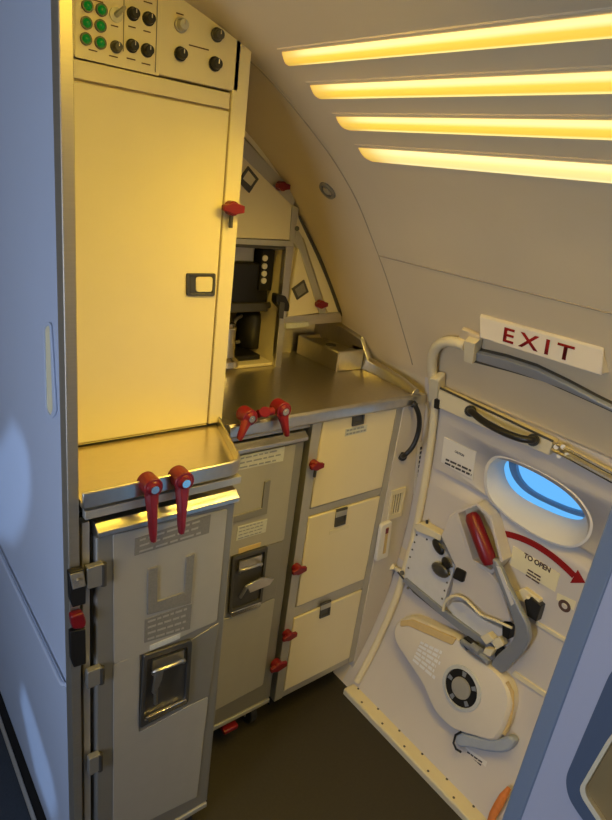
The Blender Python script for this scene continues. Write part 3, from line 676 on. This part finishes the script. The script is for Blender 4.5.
# ------------------------------------------------------------------ fittings on the filler wall
PF = PY(1.100)
gh = thing('grab_handle', 'curved black grab handle on the pale filler wall beside the base cabinet', 'handle', PF.p(408, 456))
g = [PF.p(413, 403, .0), PF.p(414.5, 404, .026), PF.p(419, 416, .036), PF.p(418.5, 431, .038), PF.p(413, 446, .036), PF.p(405, 455, .026), PF.p(402, 456.5, .0)]
bm = B(); tube(bm, spl(g, 5, False), .0075, 12); link('grip', bm, M['black'], gh)
for x, y in ((413.5, 403), (402.5, 456.5)):
    bm = B(); cyl(bm, PF.p(x, y, .0), PF.p(x, y, .008), .014, 16); link('mount', bm, M['black'], gh, .002)
vg = thing('vent_grille', 'small cream vent grille with dark slots below the black grab handle', 'vent', PF.p(396, 520))
q = [(392, 491.5), (406.5, 487), (401.5, 516), (388, 520.5)]; c = (397, 504); qi = [lerpq(c, p, .68) for p in q]
bm = B(); ringp(bm, PF, q, qi, .006, .0058); link('frame', bm, M['cream'], vg, .001)
bm = B(); prism(bm, PF, qi, .001, .0008); link('backing', bm, M['void'], vg)
bm = B()
for i in range(4):
    t0 = (i+.62)/4; a = lerpq(qi[0], qi[1], t0-.08); b = lerpq(qi[0], qi[1], t0+.04); c2_ = lerpq(qi[3], qi[2], t0+.04); d2_ = lerpq(qi[3], qi[2], t0-.08)
    prism(bm, PF, [a, b, c2_, d2_], .004, .003)
link('slats', bm, M['cream'], vg)
mb = thing('wall_module', 'slim white box with a red mark low on the pale filler wall under the vent', 'box', PF.p(383, 560))
bm = B(); prism(bm, PF, rnd([(382, 526), (392.5, 521), (388, 557), (376, 562)], 2), .014, .014); link('casing', bm, M['wplac'], mb, .003)
bm = B(); prism(bm, PF, [(386.5, 528), (389, 527), (385.5, 553), (383, 554)], .0155, .002); link('slot', bm, M['tan'], mb)
bm = B(); prism(bm, PF, [(386.5, 529), (389, 528), (388.3, 533), (385.8, 534)], .017, .002); link('red_mark', bm, M['red'], mb)
PFr = PY(1.08)
fp = placard('frame_placard', PY(1.099), [(418, 443), (426.5, 440), (421.5, 492), (413.5, 494)], M['wplac'], None, .002, .0015)
tag(fp, 'narrow upright placard with a column of dark marks beside the door frame', 'placard')
bm = B(); q = [(418, 443), (426.5, 440), (421.5, 492), (413.5, 494)]
pl_ = PY(1.099)
for i in range(9):
    v = .1+i*.088; a = lerpq(q[0], q[3], v); b = lerpq(q[1], q[2], v); a2 = lerpq(q[0], q[3], v+.055); b2 = lerpq(q[1], q[2], v+.055)
    prism(bm, pl_, [lerpq(a, b, .32), lerpq(a, b, .72), lerpq(a2, b2, .72), lerpq(a2, b2, .32)], .0024, .0006)
link('placard_marks', bm, M['inkk'], fp, smooth=False)

# ------------------------------------------------------------------ bay behind the worktop
def bar(bm, pl, pts, off, dep): return prism(bm, pl, pts, off, dep)
uc = thing('overhead_locker', 'cream sloping overhead locker above the coffee maker bay', 'locker', (.95, 1.6, 1.47))
bm = B(); xz = [(.715, 1.485), (1.10, 1.485), (1.09, 1.60), (.90, 1.752), (.715, 1.86)]
xz = [(x, min(z, 1.86)) for x, z in xz]; extrude_y(bm, [(.715, 1.478), (1.092, 1.478), (1.082, 1.592), (.895, 1.74), (.715, 1.84)], 1.452, 1.9); link('body', bm, M['white'], uc)
bm = B(); prism(bm, PB, [(180, 100), (236, 150), (292, 205), (289.5, 240), (228, 237.5), (170, 236)], .006, .018); dr_ = link('door', bm, M['white'], uc, .002)
bm = B(); prism(bm, PB, [(180, 76), (245, 139.5), (297, 194), (293.5, 207), (243, 158), (180, 99)], .004, .016); link('sloping_frame', bm, M['alu'], uc, .0015)
bm = B(); prism(bm, PB, [(180, 60), (247, 122), (272, 154), (297, 187), (298, 208), (295.5, 196), (245.5, 138), (180, 75)], -.002, .02); link('edge_panel', bm, M['white'], uc, .001)
bm = B(); prism(bm, PB, [(292.5, 205), (299, 208), (294, 243), (289.5, 241.5)], .008, .018); link('corner_post', bm, M['alu'], uc, .001)
bm = B(); prism(bm, PB, [(228, 238), (294, 241), (293, 247), (228, 243.5)], .006, .02); link('bottom_rail', bm, M['alu'], uc, .001)
q = [(248.5, 166), (259, 179), (249.5, 193), (238.5, 181)]; c = (249, 180); bm = B()
ringp(bm, PB, q, [lerpq(c, p, .70) for p in q], .010, .006); lpq = link('latch_plate', bm, M['dark'], dr_, .0006)
bm = B(); prism(bm, PB, [lerpq(c, p, .72) for p in q], .008, .003); link('latch_paddle', bm, M['cream'], dr_)
bm = B(); prism(bm, PB, [(238.5, 181), (242, 178), (253, 188), (249.5, 193)], .011, .004); link('latch_edge', bm, M['dark'], dr_)
wing('turn_latch', uc, PB, (281, 186), 12, .012, False)
cl = thing('corner_locker', 'narrow triangular cream locker between the bay post and the curved wall', 'locker', (1.2, 1.6, 1.25))
bm = B(); extrude_y(bm, [(1.10, 1.255), (1.30, 1.255), (1.19, 1.41), (1.10, 1.52)], 1.452, 1.56); link('body', bm, M['white'], cl)
bm = B(); prism(bm, PB, [(298.5, 247), (301.5, 250), (320, 313), (287.5, 317)], .004, .014); dr_ = link('door', bm, M['white'], cl, .002)
bm = B(); prism(bm, PB, [(297, 228), (302, 236), (327, 313), (320, 314.5), (300, 250), (294, 243)], .008, .018); link('sloping_frame', bm, M['alu'], cl, .0015)
bm = B(); prism(bm, PB, [(296, 212), (302, 221), (319, 255), (331, 284), (341, 313), (328, 314), (304, 239), (295, 229)], .0, .016); link('edge_panel', bm, M['white'], cl, .001)
bm = B(); prism(bm, PB, spl([(300, 216), (303, 221), (320, 255), (332, 284), (341.5, 312), (340, 314), (330, 286), (317.5, 256), (301.5, 222)], 3), .006, .008); link('edge_trim', bm, M['dark'], cl)
bm = B(); prism(bm, PB, [(285, 317), (341, 312), (342, 322), (284.5, 327)], .006, .02); link('bottom_rail', bm, M['steel'], cl, .001)
bm = B(); prism(bm, PB, [(286, 324), (309, 322), (309, 326.5), (286, 329)], .012, .01); link('bright_strip', bm, M['placl'], cl, .001)
q = [(304.5, 280), (309, 292), (297.5, 300), (292.5, 289)]; c = (301, 290)
bm = B(); ringp(bm, PB, q, [lerpq(c, p, .72) for p in q], .009, .006); link('latch_plate', bm, M['dark'], dr_, .0006)
bm = B(); prism(bm, PB, [lerpq(c, p, .74) for p in q], .007, .003); link('latch_paddle', bm, M['plac'], dr_)
wing('turn_latch', cl, PB, (320, 304), 10, .014, False)
bm = B(); cyl(bm, PB.p(297, 228.5, .006), PB.p(297, 228.5, .012), .007, 14); link('round_boss', bm, M['dark'], cl)

by = thing('coffee_maker_bay', 'steel framed open bay on the worktop holding the coffee maker', 'bay', (.9, 1.5, 1.095))
bm = B(); prism(bm, PB, [(287, 243), (294, 243.5), (281, 368), (275, 368)], .004, .02); link('post', bm, M['steel'], by, .001)
bm = B(); box(bm, 1.078, 1.094, 1.45, 1.86, 1.096, 1.47); link('side_wall', bm, M['white'], by)
bm = B(); box(bm, .715, 1.094, 1.86, 1.875, 1.096, 1.47); link('back_wall', bm, M['alu'], by)
bm = B(); box(bm, .715, 1.078, 1.45, 1.86, 1.096, 1.106); link('base_tray', bm, M['white'], by, .002)
bm = B(); prism(bm, PB, [(233, 243.5), (288, 247), (287.5, 250), (233, 247)], -.001, .01); link('top_lip', bm, M['dark'], by)
bm = B(); ck = thing('bay_latch', 'black spring latch on the steel post right of the coffee maker', 'latch', PB.p(281, 312))
prism(bm, PB, rnd([(277, 294), (286, 296), (290, 305), (289, 312), (283, 311), (276, 303)], 2), .03, .026); link('clip', bm, M['black'], ck, .002)
bm = B(); prism(bm, PB, [(280, 302), (285, 303), (283.5, 319), (279, 318)], .034, .008); link('tongue', bm, M['dark'], ck, .001)

# coffee maker
PC = PY(1.50)
cm = thing('coffee_maker', 'black coffee maker with a row of pale buttons in the bay behind the worktop', 'coffee maker', (.97, 1.6, 1.106))
a = PC.p(228, 262); b = PC.p(271, 300)
X0, X1 = .755, PC.p(270, 275).x
zt0, zb0 = PC.p(250, 263).z, PC.p(250, 306).z
bm = B(); box(bm, X0, X1, 1.50, 1.80, zb0, zt0); link('brew_head', bm, M['black'], cm, .006)
bm = B(); box(bm, X0, PC.p(257, 260).x, 1.515, 1.80, zt0, PC.p(240, 246).z); link('tank', bm, M['alu'], cm, .004)
c0, c1_ = PC.p(259, 270).x, PC.p(271.5, 270).x
bm = B(); box(bm, c0, c1_, 1.49, 1.80, PC.p(262, 290).z, PC.p(262, 249).z); bt = link('button_column', bm, M['black'], cm, .002)
for y_ in (258, 266, 273.5, 280.5):
    bm = B(); p = PC.p(264.5-(y_-258)*.06, y_, .012); cyl(bm, p, p+V((0, -.006, 0)), .0088, 14); link('button', bm, M['wplac'], bt, .001)
bm = B(); box(bm, X0, X1-.005, 1.485, 1.55, PC.p(250, 311).z, PC.p(250, 302).z); cyl(bm, PC.p(250, 305, .0), PC.p(282, 305, .0), .010, 12); link('brew_handle', bm, M['dark'], cm, .003)
bm = B(); box(bm, X0, X1-.02, 1.70, 1.80, 1.106, zb0); link('column', bm, M['black'], cm, .004)
bm = B(); box(bm, X0, X1-.015, 1.485, 1.80, 1.106, 1.122); link('warming_base', bm, M['black'], cm, .004)
zc = zb0-1.124
pc0 = PY(1.58).p(251, 335); 
pt_ = thing('coffee_server', 'black insulated coffee server standing under the brewer head', 'jug', (pc0.x, 1.585, 1.1225))
bm = B(); hh_ = zb0-.022-1.1225
lathe(bm, (pc0.x, 1.585, 1.1225), [(.046, 0), (.050, .006), (.050, hh_*.75), (.046, hh_*.88), (.034, hh_*.97), (.020, hh_)]); link('body', bm, M['black'], pt_)
bm = B(); tube(bm, spl([V((pc0.x-.045, 1.575, 1.14)), V((pc0.x-.08, 1.56, 1.15)), V((pc0.x-.08, 1.56, 1.21)), V((pc0.x-.044, 1.575, 1.225))], 4, False), .006, 10); link('handle', bm, M['plac'], pt_)
jx = PC.p(229, 345)
st = thing('steel_jug', 'shiny steel jug at the left edge of the coffee bay', 'jug', (jx.x-.035, 1.472, 1.106))
bm = B(); lathe(bm, (jx.x-.035, 1.472, 1.106), [(.046, 0), (.050, .004), (.046, .02), (.034, .03), (.032, .10), (.034, .118), (.030, .122)]); link('body', bm, M['bright'], st)
bm = B(); lathe(bm, (jx.x-.035, 1.472, 1.2285), [(.030, 0), (.026, .006), (.008, .010), (.006, .018)]); link('lid', bm, M['bright'], st)

# ------------------------------------------------------------------ EXIT sign
ex = thing('exit_sign', 'cream box sign reading EXIT in red on the lining above the door', 'sign', S(540, 360))
PE = Plane((1.225, 0, 1.36), (-1, 0, -.16), (0, -1, 0), (-.16, 0, 1))
f = [PE.p(x, y, 0) for x, y in [(479.5, 316.5), (603.5, 349.5), (601, 376), (479.5, 338)]]
tb = [PE.p(482, 310.5, -.02), PE.p(605.5, 343, -.02)]
bk = [tb[0]+V((.06, 0, .01)), tb[1]+V((.06, 0, .01)), f[2]+V((.10, 0, 0)), f[3]+V((.10, 0, 0))]
bm = B(); loft(bm, [bk, [tb[0], tb[1], f[2]-PE.n*.02, f[3]-PE.n*.02], f]); link('housing', bm, M['slide'], ex, .003)
u_ = (f[1]-f[0]).normalized(); u_ = V((0, -1, u_.z*.6)).normalized(); v_ = PE.n.cross(u_).normalized()
if v_.z < 0: v_ = -v_
text('exit_lettering', 'EXIT', PE, 537, 344, .034, .0005, M['redd'], ex, (PE.p(571.5, 354)-PE.p(502, 334)).length, u_, v_, space=1.45, bold=.018)

# ------------------------------------------------------------------ ceiling lamps and vent
def gline(a, b, x): return a[1]+(b[1]-a[1])*(x-a[0])/(b[0]-a[0])
ST = [((282, 49), (290, 63), (612, 13), (612, 37), 'first'), ((311, 83), (322, 96.5), (612, 70), (612, 93), 'second'), ((337, 115), (350, 128), (612, 118.5), (612, 139), 'third'), ((360, 147), (374, 160), (612, 162), (612, 181.5), 'fourth')]
LB = ['long yellow ceiling lamp strip farthest from the exit door, highest of the four', 'long yellow ceiling lamp strip, second from the top of the four',
      'long yellow ceiling lamp strip, third from the top of the four', 'palest yellow ceiling lamp strip, nearest the exit door, lowest of the four']
for i, (a, b, c, d, _) in enumerate(ST):
    A, Bp = S(*a), S(*b); c_, d_ = S(612, c[1]), S(612, d[1])
    h_top = (A.z+c_.z)/2; h_bot = (Bp.z+d_.z)/2
    ya, yb, yn = A.y, Bp.y, -.75
    t = thing('ceiling_lamp', LB[i], 'ceiling lamp', ((prof(h_top)+prof(h_bot))/2, (ya+yn)/2, min(h_top, h_bot)), 'ceiling lamp strips')
    hm = (h_top+h_bot)/2; s = dprof(hm, .01); n = V((-1, 0, s)).normalized()
    def pt(h, y, off): return V((prof(h), y, h))+n*off
    # lens with a coordinate running across its width
    bm = B(); lay = None; NA = 12; rows = []; FJ = (0, .015, .035, .06, .3, .65, 1); EJ = (1, .8, .25, 0, 0, 0, 0)
    for k in range(NA+1):
        u = k/NA; h_ = h_top+(h_bot-h_top)*u; bul = .004+.006*math.sin(math.pi*u)
        y0_ = ya+(yb-ya)*u; rows.append([bm.verts.new(pt(h_, y0_+(yn-y0_)*fj, bul)) for fj in FJ])
    for k in range(NA):
        for j in range(6): bm.faces.new((rows[k][j], rows[k+1][j], rows[k+1][j+1], rows[k][j+1]))
    bk_ = [bm.verts.new(pt(h_top, ya, -.004)), bm.verts.new(pt(h_bot, yb, -.004)), bm.verts.new(pt(h_bot, yn, -.004)), bm.verts.new(pt(h_top, yn, -.004))]
    bm.faces.new(bk_)
    o = link('lens', bm, M['lens' if i < 3 else 'lens_pale'], t)
    at = o.data.attributes.new('across', 'FLOAT', 'POINT'); ae = o.data.attributes.new('tube_end', 'FLOAT', 'POINT')
    for k in range(NA+1):
        for j in range(7): at.data[k*7+j].value = k/NA; ae.data[k*7+j].value = EJ[j]
    bm = B(); e_ = .006
    oo = [pt(h_top, ya+.01, .003)+V((0, 0, 0)), pt(h_bot, yb+.01, .003), pt(h_bot, yn-.01, .003), pt(h_top, yn-.01, .003)]
    tdir = (pt(h_bot, 0, 0)-pt(h_top, 0, 0)).normalized()
    oo[0] -= tdir*e_; oo[3] -= tdir*e_; oo[1] += tdir*e_; oo[2] += tdir*e_
    ii = [pt(h_top, ya, .003), pt(h_bot, yb, .003), pt(h_bot, yn, .003), pt(h_top, yn, .003)]
    loft(bm, [[q-n*.004 for q in oo], oo, ii, [q-n*.004 for q in ii]], False, False); link('bezel', bm, M['liner'], t)
    for q_ in range(5):       # added area lights below the lens, tilted and narrowed to hide them from camera
        l = bpy.data.lights.new('added_strip_light', 'AREA'); l.shape = 'SQUARE'; l.size = .05; l.spread = math.radians(125)
        l.color = AMBER if i < 3 else (1.0, .72, .28); l.energy = 0.36
        lo_ = bpy.data.objects.new('added_strip_light', l); C.objects.link(lo_)
        lo_.location = pt(hm, yb-.20+(-.40-yb)*q_/4, .03); lo_.rotation_euler = V((-.15, .26, -.95)).to_track_quat('-Z', 'Y').to_euler()

c = S(328, 190); s = dprof(c.z); n = V((-1, 0, s)).normalized(); up = V((s, 0, 1)).normalized(); rt = V((0, -1, 0))
vt = thing('ceiling_vent', 'small round grey air nozzle in the curved lining above the lockers', 'vent', c)
def disc(r, k=20): return [c+rt*math.cos(2*math.pi*a/k)*r+up*math.sin(2*math.pi*a/k)*r for a in range(k)]
bm = B(); loft(bm, [disc(.026), [p+n*.006 for p in disc(.025)], [p+n*.007 for p in disc(.017)], [p-n*.001 for p in disc(.015)]], False, True); link('collar', bm, M['plac'], vt)
bm = B(); loft(bm, [[p+n*.0 for p in disc(.012)], [p+n*.007 for p in disc(.010)], [p+n*.009 for p in disc(.004)]]); link('nozzle', bm, M['alu'], vt)

# ------------------------------------------------------------------ door operating mechanism
DH = DP(.68)
mech = thing('door_mechanism', 'door opening mechanism with red gripped grey lever in a cream housing', 'door handle', S(470, 640))
bm = B(); DPL = DP(.52)
pp_ = [(415, 530), (438, 540), (455, 566), (441, 611.5), (403.5, 580), (407.5, 555)]
prism(bm, DPL, pp_, .022, .02); pl_o = link('riveted_plate', bm, M['plate'], mech, .0015)
bm = B(); cpp = (430, 571)
for i in range(6):
    a, b = V(pp_[i]), V(pp_[(i+1) % 6]); m_ = max(2, int((b-a).length/8.5))
    for k in range(m_):
        p = lerpq(cpp, tuple(a+(b-a)*k/m_), .88); cyl(bm, DPL.p(*p, .021), DPL.p(*p, .0235), .0034, 8)
link('rivets', bm, M['dark'], pl_o)
bm = B(); prism(bm, DH, [(414, 525), (420, 523), (441, 535), (440, 541), (416, 531)], .034, .032); link('cream_bracket', bm, M['cream'], mech, .002)
bm = B(); cyl(bm, DH.p(427, 520, .012), DH.p(427, 528, .02), .0045, 8); link('black_pin', bm, M['black'], mech)
bm = B(); prism(bm, DH, [(441, 536), (449, 516), (456, 511.5), (463, 538), (472, 562), (490, 573), (500, 586), (511, 622), (496, 621), (481, 615), (466, 599.5), (456, 596.5), (450, 600), (455, 566)], .045, .043); hs_ = link('housing', bm, M['doorskin'], mech, .003)
bm = B(); ringp(bm, DH, [(455.5, 511.5), (477, 503), (491, 516), (503, 561), (492, 574), (471, 562)], [(458, 513.5), (476, 506), (488.5, 518), (499.5, 560), (491, 570), (473, 560)], .046, .044); link('pocket_wall', bm, M['doorskin'], hs_, .001)
bm = B(); prism(bm, DH, [(458, 513.5), (476, 506), (488.5, 518), (499.5, 560), (491, 570), (473, 560)], .012, .01); link('pocket_floor', bm, M['cream'], hs_)
bm = B(); gp = [DH.p(471.5, 514.5, .042), DH.p(473, 518.5, .046), DH.p(480, 537, .052), DH.p(487.5, 556.5, .056), DH.p(490, 563.5, .055)]
rr = mpp(DH, 480, 540)
bm = B(); tube(bm, gp, [rr*4.5, rr*6, rr*6.2, rr*6.2, rr*5], 14)
lv_o = [(489, 558), (496, 560), (506, 582), (520, 611), (527, 624), (529.5, 640), (522, 654), (502, 674.5), (489.5, 664.5), (496, 656), (511, 643), (515.5, 631), (511, 614), (500, 588)]
lb = B(); prism(lb, DH, rnd(lv_o, 4), .062, .018); lv = link('lever', lb, M['lever'], mech, .004)
gr = link('grip', bm, M['red'], lv); gr['label'] = 'red lever grip'
bm = B(); prism(bm, DH, [(496, 566), (500, 567.5), (514, 604), (511, 606)], .0635, .004); link('lever_edge', bm, M['plate'], lv)
text('grip_lettering', 'I I I I', DH, 481, 540, .006, .0735, M['redd'], gr, .05, (DH.p(488, 558)-DH.p(474, 521)).normalized(), V((0, -1, 0))) if False else None
bm = B(); cb = [(443, 611), (445, 603), (450, 597.5), (458, 596), (466, 600), (474, 608), (481, 615), (494, 620), (512, 628)]
tube(bm, [DPL.p(x, y, .052) for x, y in spl(cb, 4, False)], .0042, 8); link('cable', bm, M['cream'], mech)
bm = B(); prism(bm, DPL, [(447, 608), (452, 602), (462, 602), (474, 612), (484, 620), (505, 630), (503, 642), (487, 648), (470, 634)], .02, .018); link('back_plate', bm, M['plate'], mech, .002)
bm = B(); prism(bm, DPL, [(402, 581), (405, 578), (441, 608), (484, 640), (497, 650), (495, 656), (480, 647), (440, 615)], .03, .012); link('lower_rail', bm, M['lever'], mech, .002)
bm = B(); tube(bm, [DPL.p(398, 572, .022), DPL.p(414, 592, .026), DPL.p(446, 618, .026)], .0035, 8); link('link_rod', bm, M['dark'], mech)
bm = B(); cyl(bm, DPL.p(391, 566, .0), DPL.p(391, 566, .03), .013, 18); cyl(bm, DPL.p(391, 566, .01), DPL.p(402, 572, .015), .008, 12); link('pivot_boss', bm, M['cream'], mech, .002)
bm = B(); cyl(bm, DPL.p(402, 573, .01), DPL.p(402, 573, .032), .008, 12); cyl(bm, DPL.p(408, 588, .01), DPL.p(408, 588, .03), .005, 10); link('pivot_bolt', bm, M['dark'], mech)
def blob(px, py, rx_, ry_, rot, off0, off1, m, nm):
    k = mpp(DPL, px, py); bm = B(); rings = []
    for u, s_ in ((0, 1), (.6, 1), (.85, .85), (1, .55)):
        cc = DPL.p(px, py, off0+(off1-off0)*u)
        rings.append([cc+DPL.r*k*s_*(rx_*math.cos(a)*math.cos(rot)-ry_*math.sin(a)*math.sin(rot))+DPL.u*k*s_*(rx_*math.cos(a)*math.sin(rot)+ry_*math.sin(a)*math.cos(rot)) for a in [i*.3927 for i in range(16)]])
    loft(bm, rings); return link(nm, bm, m, mech)
blob(438, 547, 7, 4.2, -.5, .02, .04, M['black'], 'black_knob'); blob(440, 570, 8.5, 5.5, .1, .02, .046, M['dark'], 'black_knob'); blob(446, 563, 5, 4, -.5, .02, .044, M['black'], 'black_knob')
bm = B(); prism(bm, DPL, rnd([(456, 567), (466, 572), (462.5, 583), (452, 578)], 2), .052, .012); link('black_stop', bm, M['black'], mech, .002)
for pts, o_ in (([(480, 637), (488, 633), (494, 640), (486, 645)], .045), ([(490, 640), (499, 637), (504, 645), (496, 650)], .04), ([(485, 648), (494, 650), (490, 657), (482, 653)], .05)):
    bm = B(); prism(bm, DPL, pts, o_, .025); link('cam_block', bm, M['cream'], mech, .002)
for pts, o_, d_ in (([(459, 640), (465, 637), (476, 645), (474, 652), (466, 650)], .045, .03), ([(493, 645), (500, 648), (505, 655), (495, 658)], .03, .02), ([(502, 622), (510, 628), (508, 640), (502, 636)], .04, .03)):
    bm = B(); prism(bm, DPL, pts, o_, d_); link('black_block', bm, M['black'], mech, .002)
bm = B(); tube(bm, [DPL.p(462, 641, .05), DPL.p(474, 650, .055), DPL.p(489, 662, .055)], .009, 10); tube(bm, [DPL.p(472, 646, .06), DPL.p(480, 652, .062)], .012, 10); link('shaft', bm, M['lever'], mech)
bm = B(); prism(bm, DPL, [(524, 600), (531, 597), (541, 606), (536, 622), (527, 616)], .03, .028); link('strike_shadow', bm, M['black'], mech, .002)  # black block standing in for the shadow by the strike bracket
bm = B(); prism(bm, DPL, [(514, 592), (524, 588), (540, 600), (538, 606), (528, 604), (517, 600)], .024, .022); cyl(bm, DPL.p(528, 597, .02), DPL.p(528, 597, .034), .006, 12); link('strike_bracket', bm, M['cream'], mech, .002)

# ------------------------------------------------------------------ slide pack with gauge
DS = DP(.33)
sp = thing('slide_pack', 'ivory evacuation slide cover with a round dark gauge low on the door', 'slide pack', S(455, 735))
SO = spl([(394.5, 630), (399.5, 621.5), (413, 618.5), (435, 628), (456, 638), (464, 649), (478, 660), (491, 669), (502.5, 681), (508, 698), (505.5, 715), (494, 739), (476, 736), (456, 730), (443, 720), (433.5, 708), (424, 686), (414, 670), (404, 655), (396, 642)], 3)
T_ = .05
fr_ = [DS.p(x, y, T_) for x, y in SO]; cc = sum(fr_, V())/len(fr_)
rings = [[cc+(q-cc)*1.03-DS.n*(T_+.0) for q in fr_], [cc+(q-cc)*1.03-DS.n*.016 for q in fr_], [cc+(q-cc)*1.015-DS.n*.006 for q in fr_], [cc+(q-cc)*.985 for q in fr_], [cc+(q-cc)*.9+DS.n*.002 for q in fr_]]
bm = B(); loft(bm, rings); cov = link('cover', bm, M['slide'], sp)
gc = DS.p(461.5, 688, T_+.003)
def gd(rx_, off, k=28): return [gc+DS.n*off+DS.r*math.cos(2*math.pi*a/k)*rx_+DS.u*math.sin(2*math.pi*a/k)*rx_ for a in range(k)]
R_ = .056
bm = B(); loft(bm, [gd(R_*1.22, -.006), gd(R_*1.18, .004), gd(R_*1.0, .005), gd(R_*.97, -.002)], False, False); ga = link('gauge_bezel', bm, M['placl'], sp)
bm = B(); loft(bm, [gd(R_*1.0, -.004), gd(R_*.98, .0015)], True, True); link('gauge_ring', bm, M['black'], ga)
bm = B(); loft(bm, [gd(R_*.58, .0), gd(R_*.56, .006), gd(R_*.40, .007)], True, True); link('gauge_face', bm, M['cart'], ga)
for a0 in (.5, 1.6, 2.9, 4.2, 5.4):
    bm = B()
    p0 = gc+DS.n*.0018; q4 = []
    for rr_, aa in ((.66, a0), (.92, a0), (.92, a0+.28), (.66, a0+.28)): q4.append(p0+(DS.r*math.cos(aa)+DS.u*math.sin(aa))*R_*rr_)
    solid(bm, [p+DS.n*.0008 for p in q4], q4); link('gauge_mark', bm, M['lever'], ga, smooth=False)
bm = B(); prism(bm, DS, rnd([(400, 621), (412, 619.5), (456, 638.5), (452, 645.5), (408, 626), (400, 627)], 2), T_+.006, .008); link('top_flap', bm, M['tan'], sp, .003)
q = [(420, 640), (446, 652), (436, 682), (411, 660)]
bm = B(); lines('cover_print', DS, q, 6, T_+.0035, M['paper'], cov, .62, (.05, .95), 4); bm.free()
bm = B(); DQ = DP(.25)
prism(bm, DQ, spl([(456, 733), (475, 737), (495, 740), (508, 736), (514, 742), (506, 752), (488, 752), (470, 748), (457, 746)], 3), .035, .034); link('skirt', bm, M['bluefab'], sp, .006)
bm = B(); tube(bm, [DQ.p(461, 732, .04), DQ.p(455.5, 735, .04), DQ.p(453.5, 743, .04), DQ.p(456, 749, .04), DQ.p(461, 752, .04)], .0035, 8); link('hook', bm, M['black'], sp)
bm = B(); tube(bm, [DS.p(507, 682, .04), DS.p(512, 692, .035), DS.p(512, 706, .03), DS.p(509, 722, .03), DS.p(504, 734, .03)], .006, 10); link('side_strap', bm, M['tan'], sp)

# orange strap hanging by the sill
og = thing('orange_strap', 'small orange strap end beside the right partition at the bottom', 'strap', S(500, 800))
bm = B(); a = [DP(.06).p(x, y, .03) for x, y in ((509, 788), (503, 797), (498, 806), (493, 815), (490, 824))]
tube(bm, a, [.006, .011, .012, .011, .010], 10); link('webbing', bm, M['orange'], og)
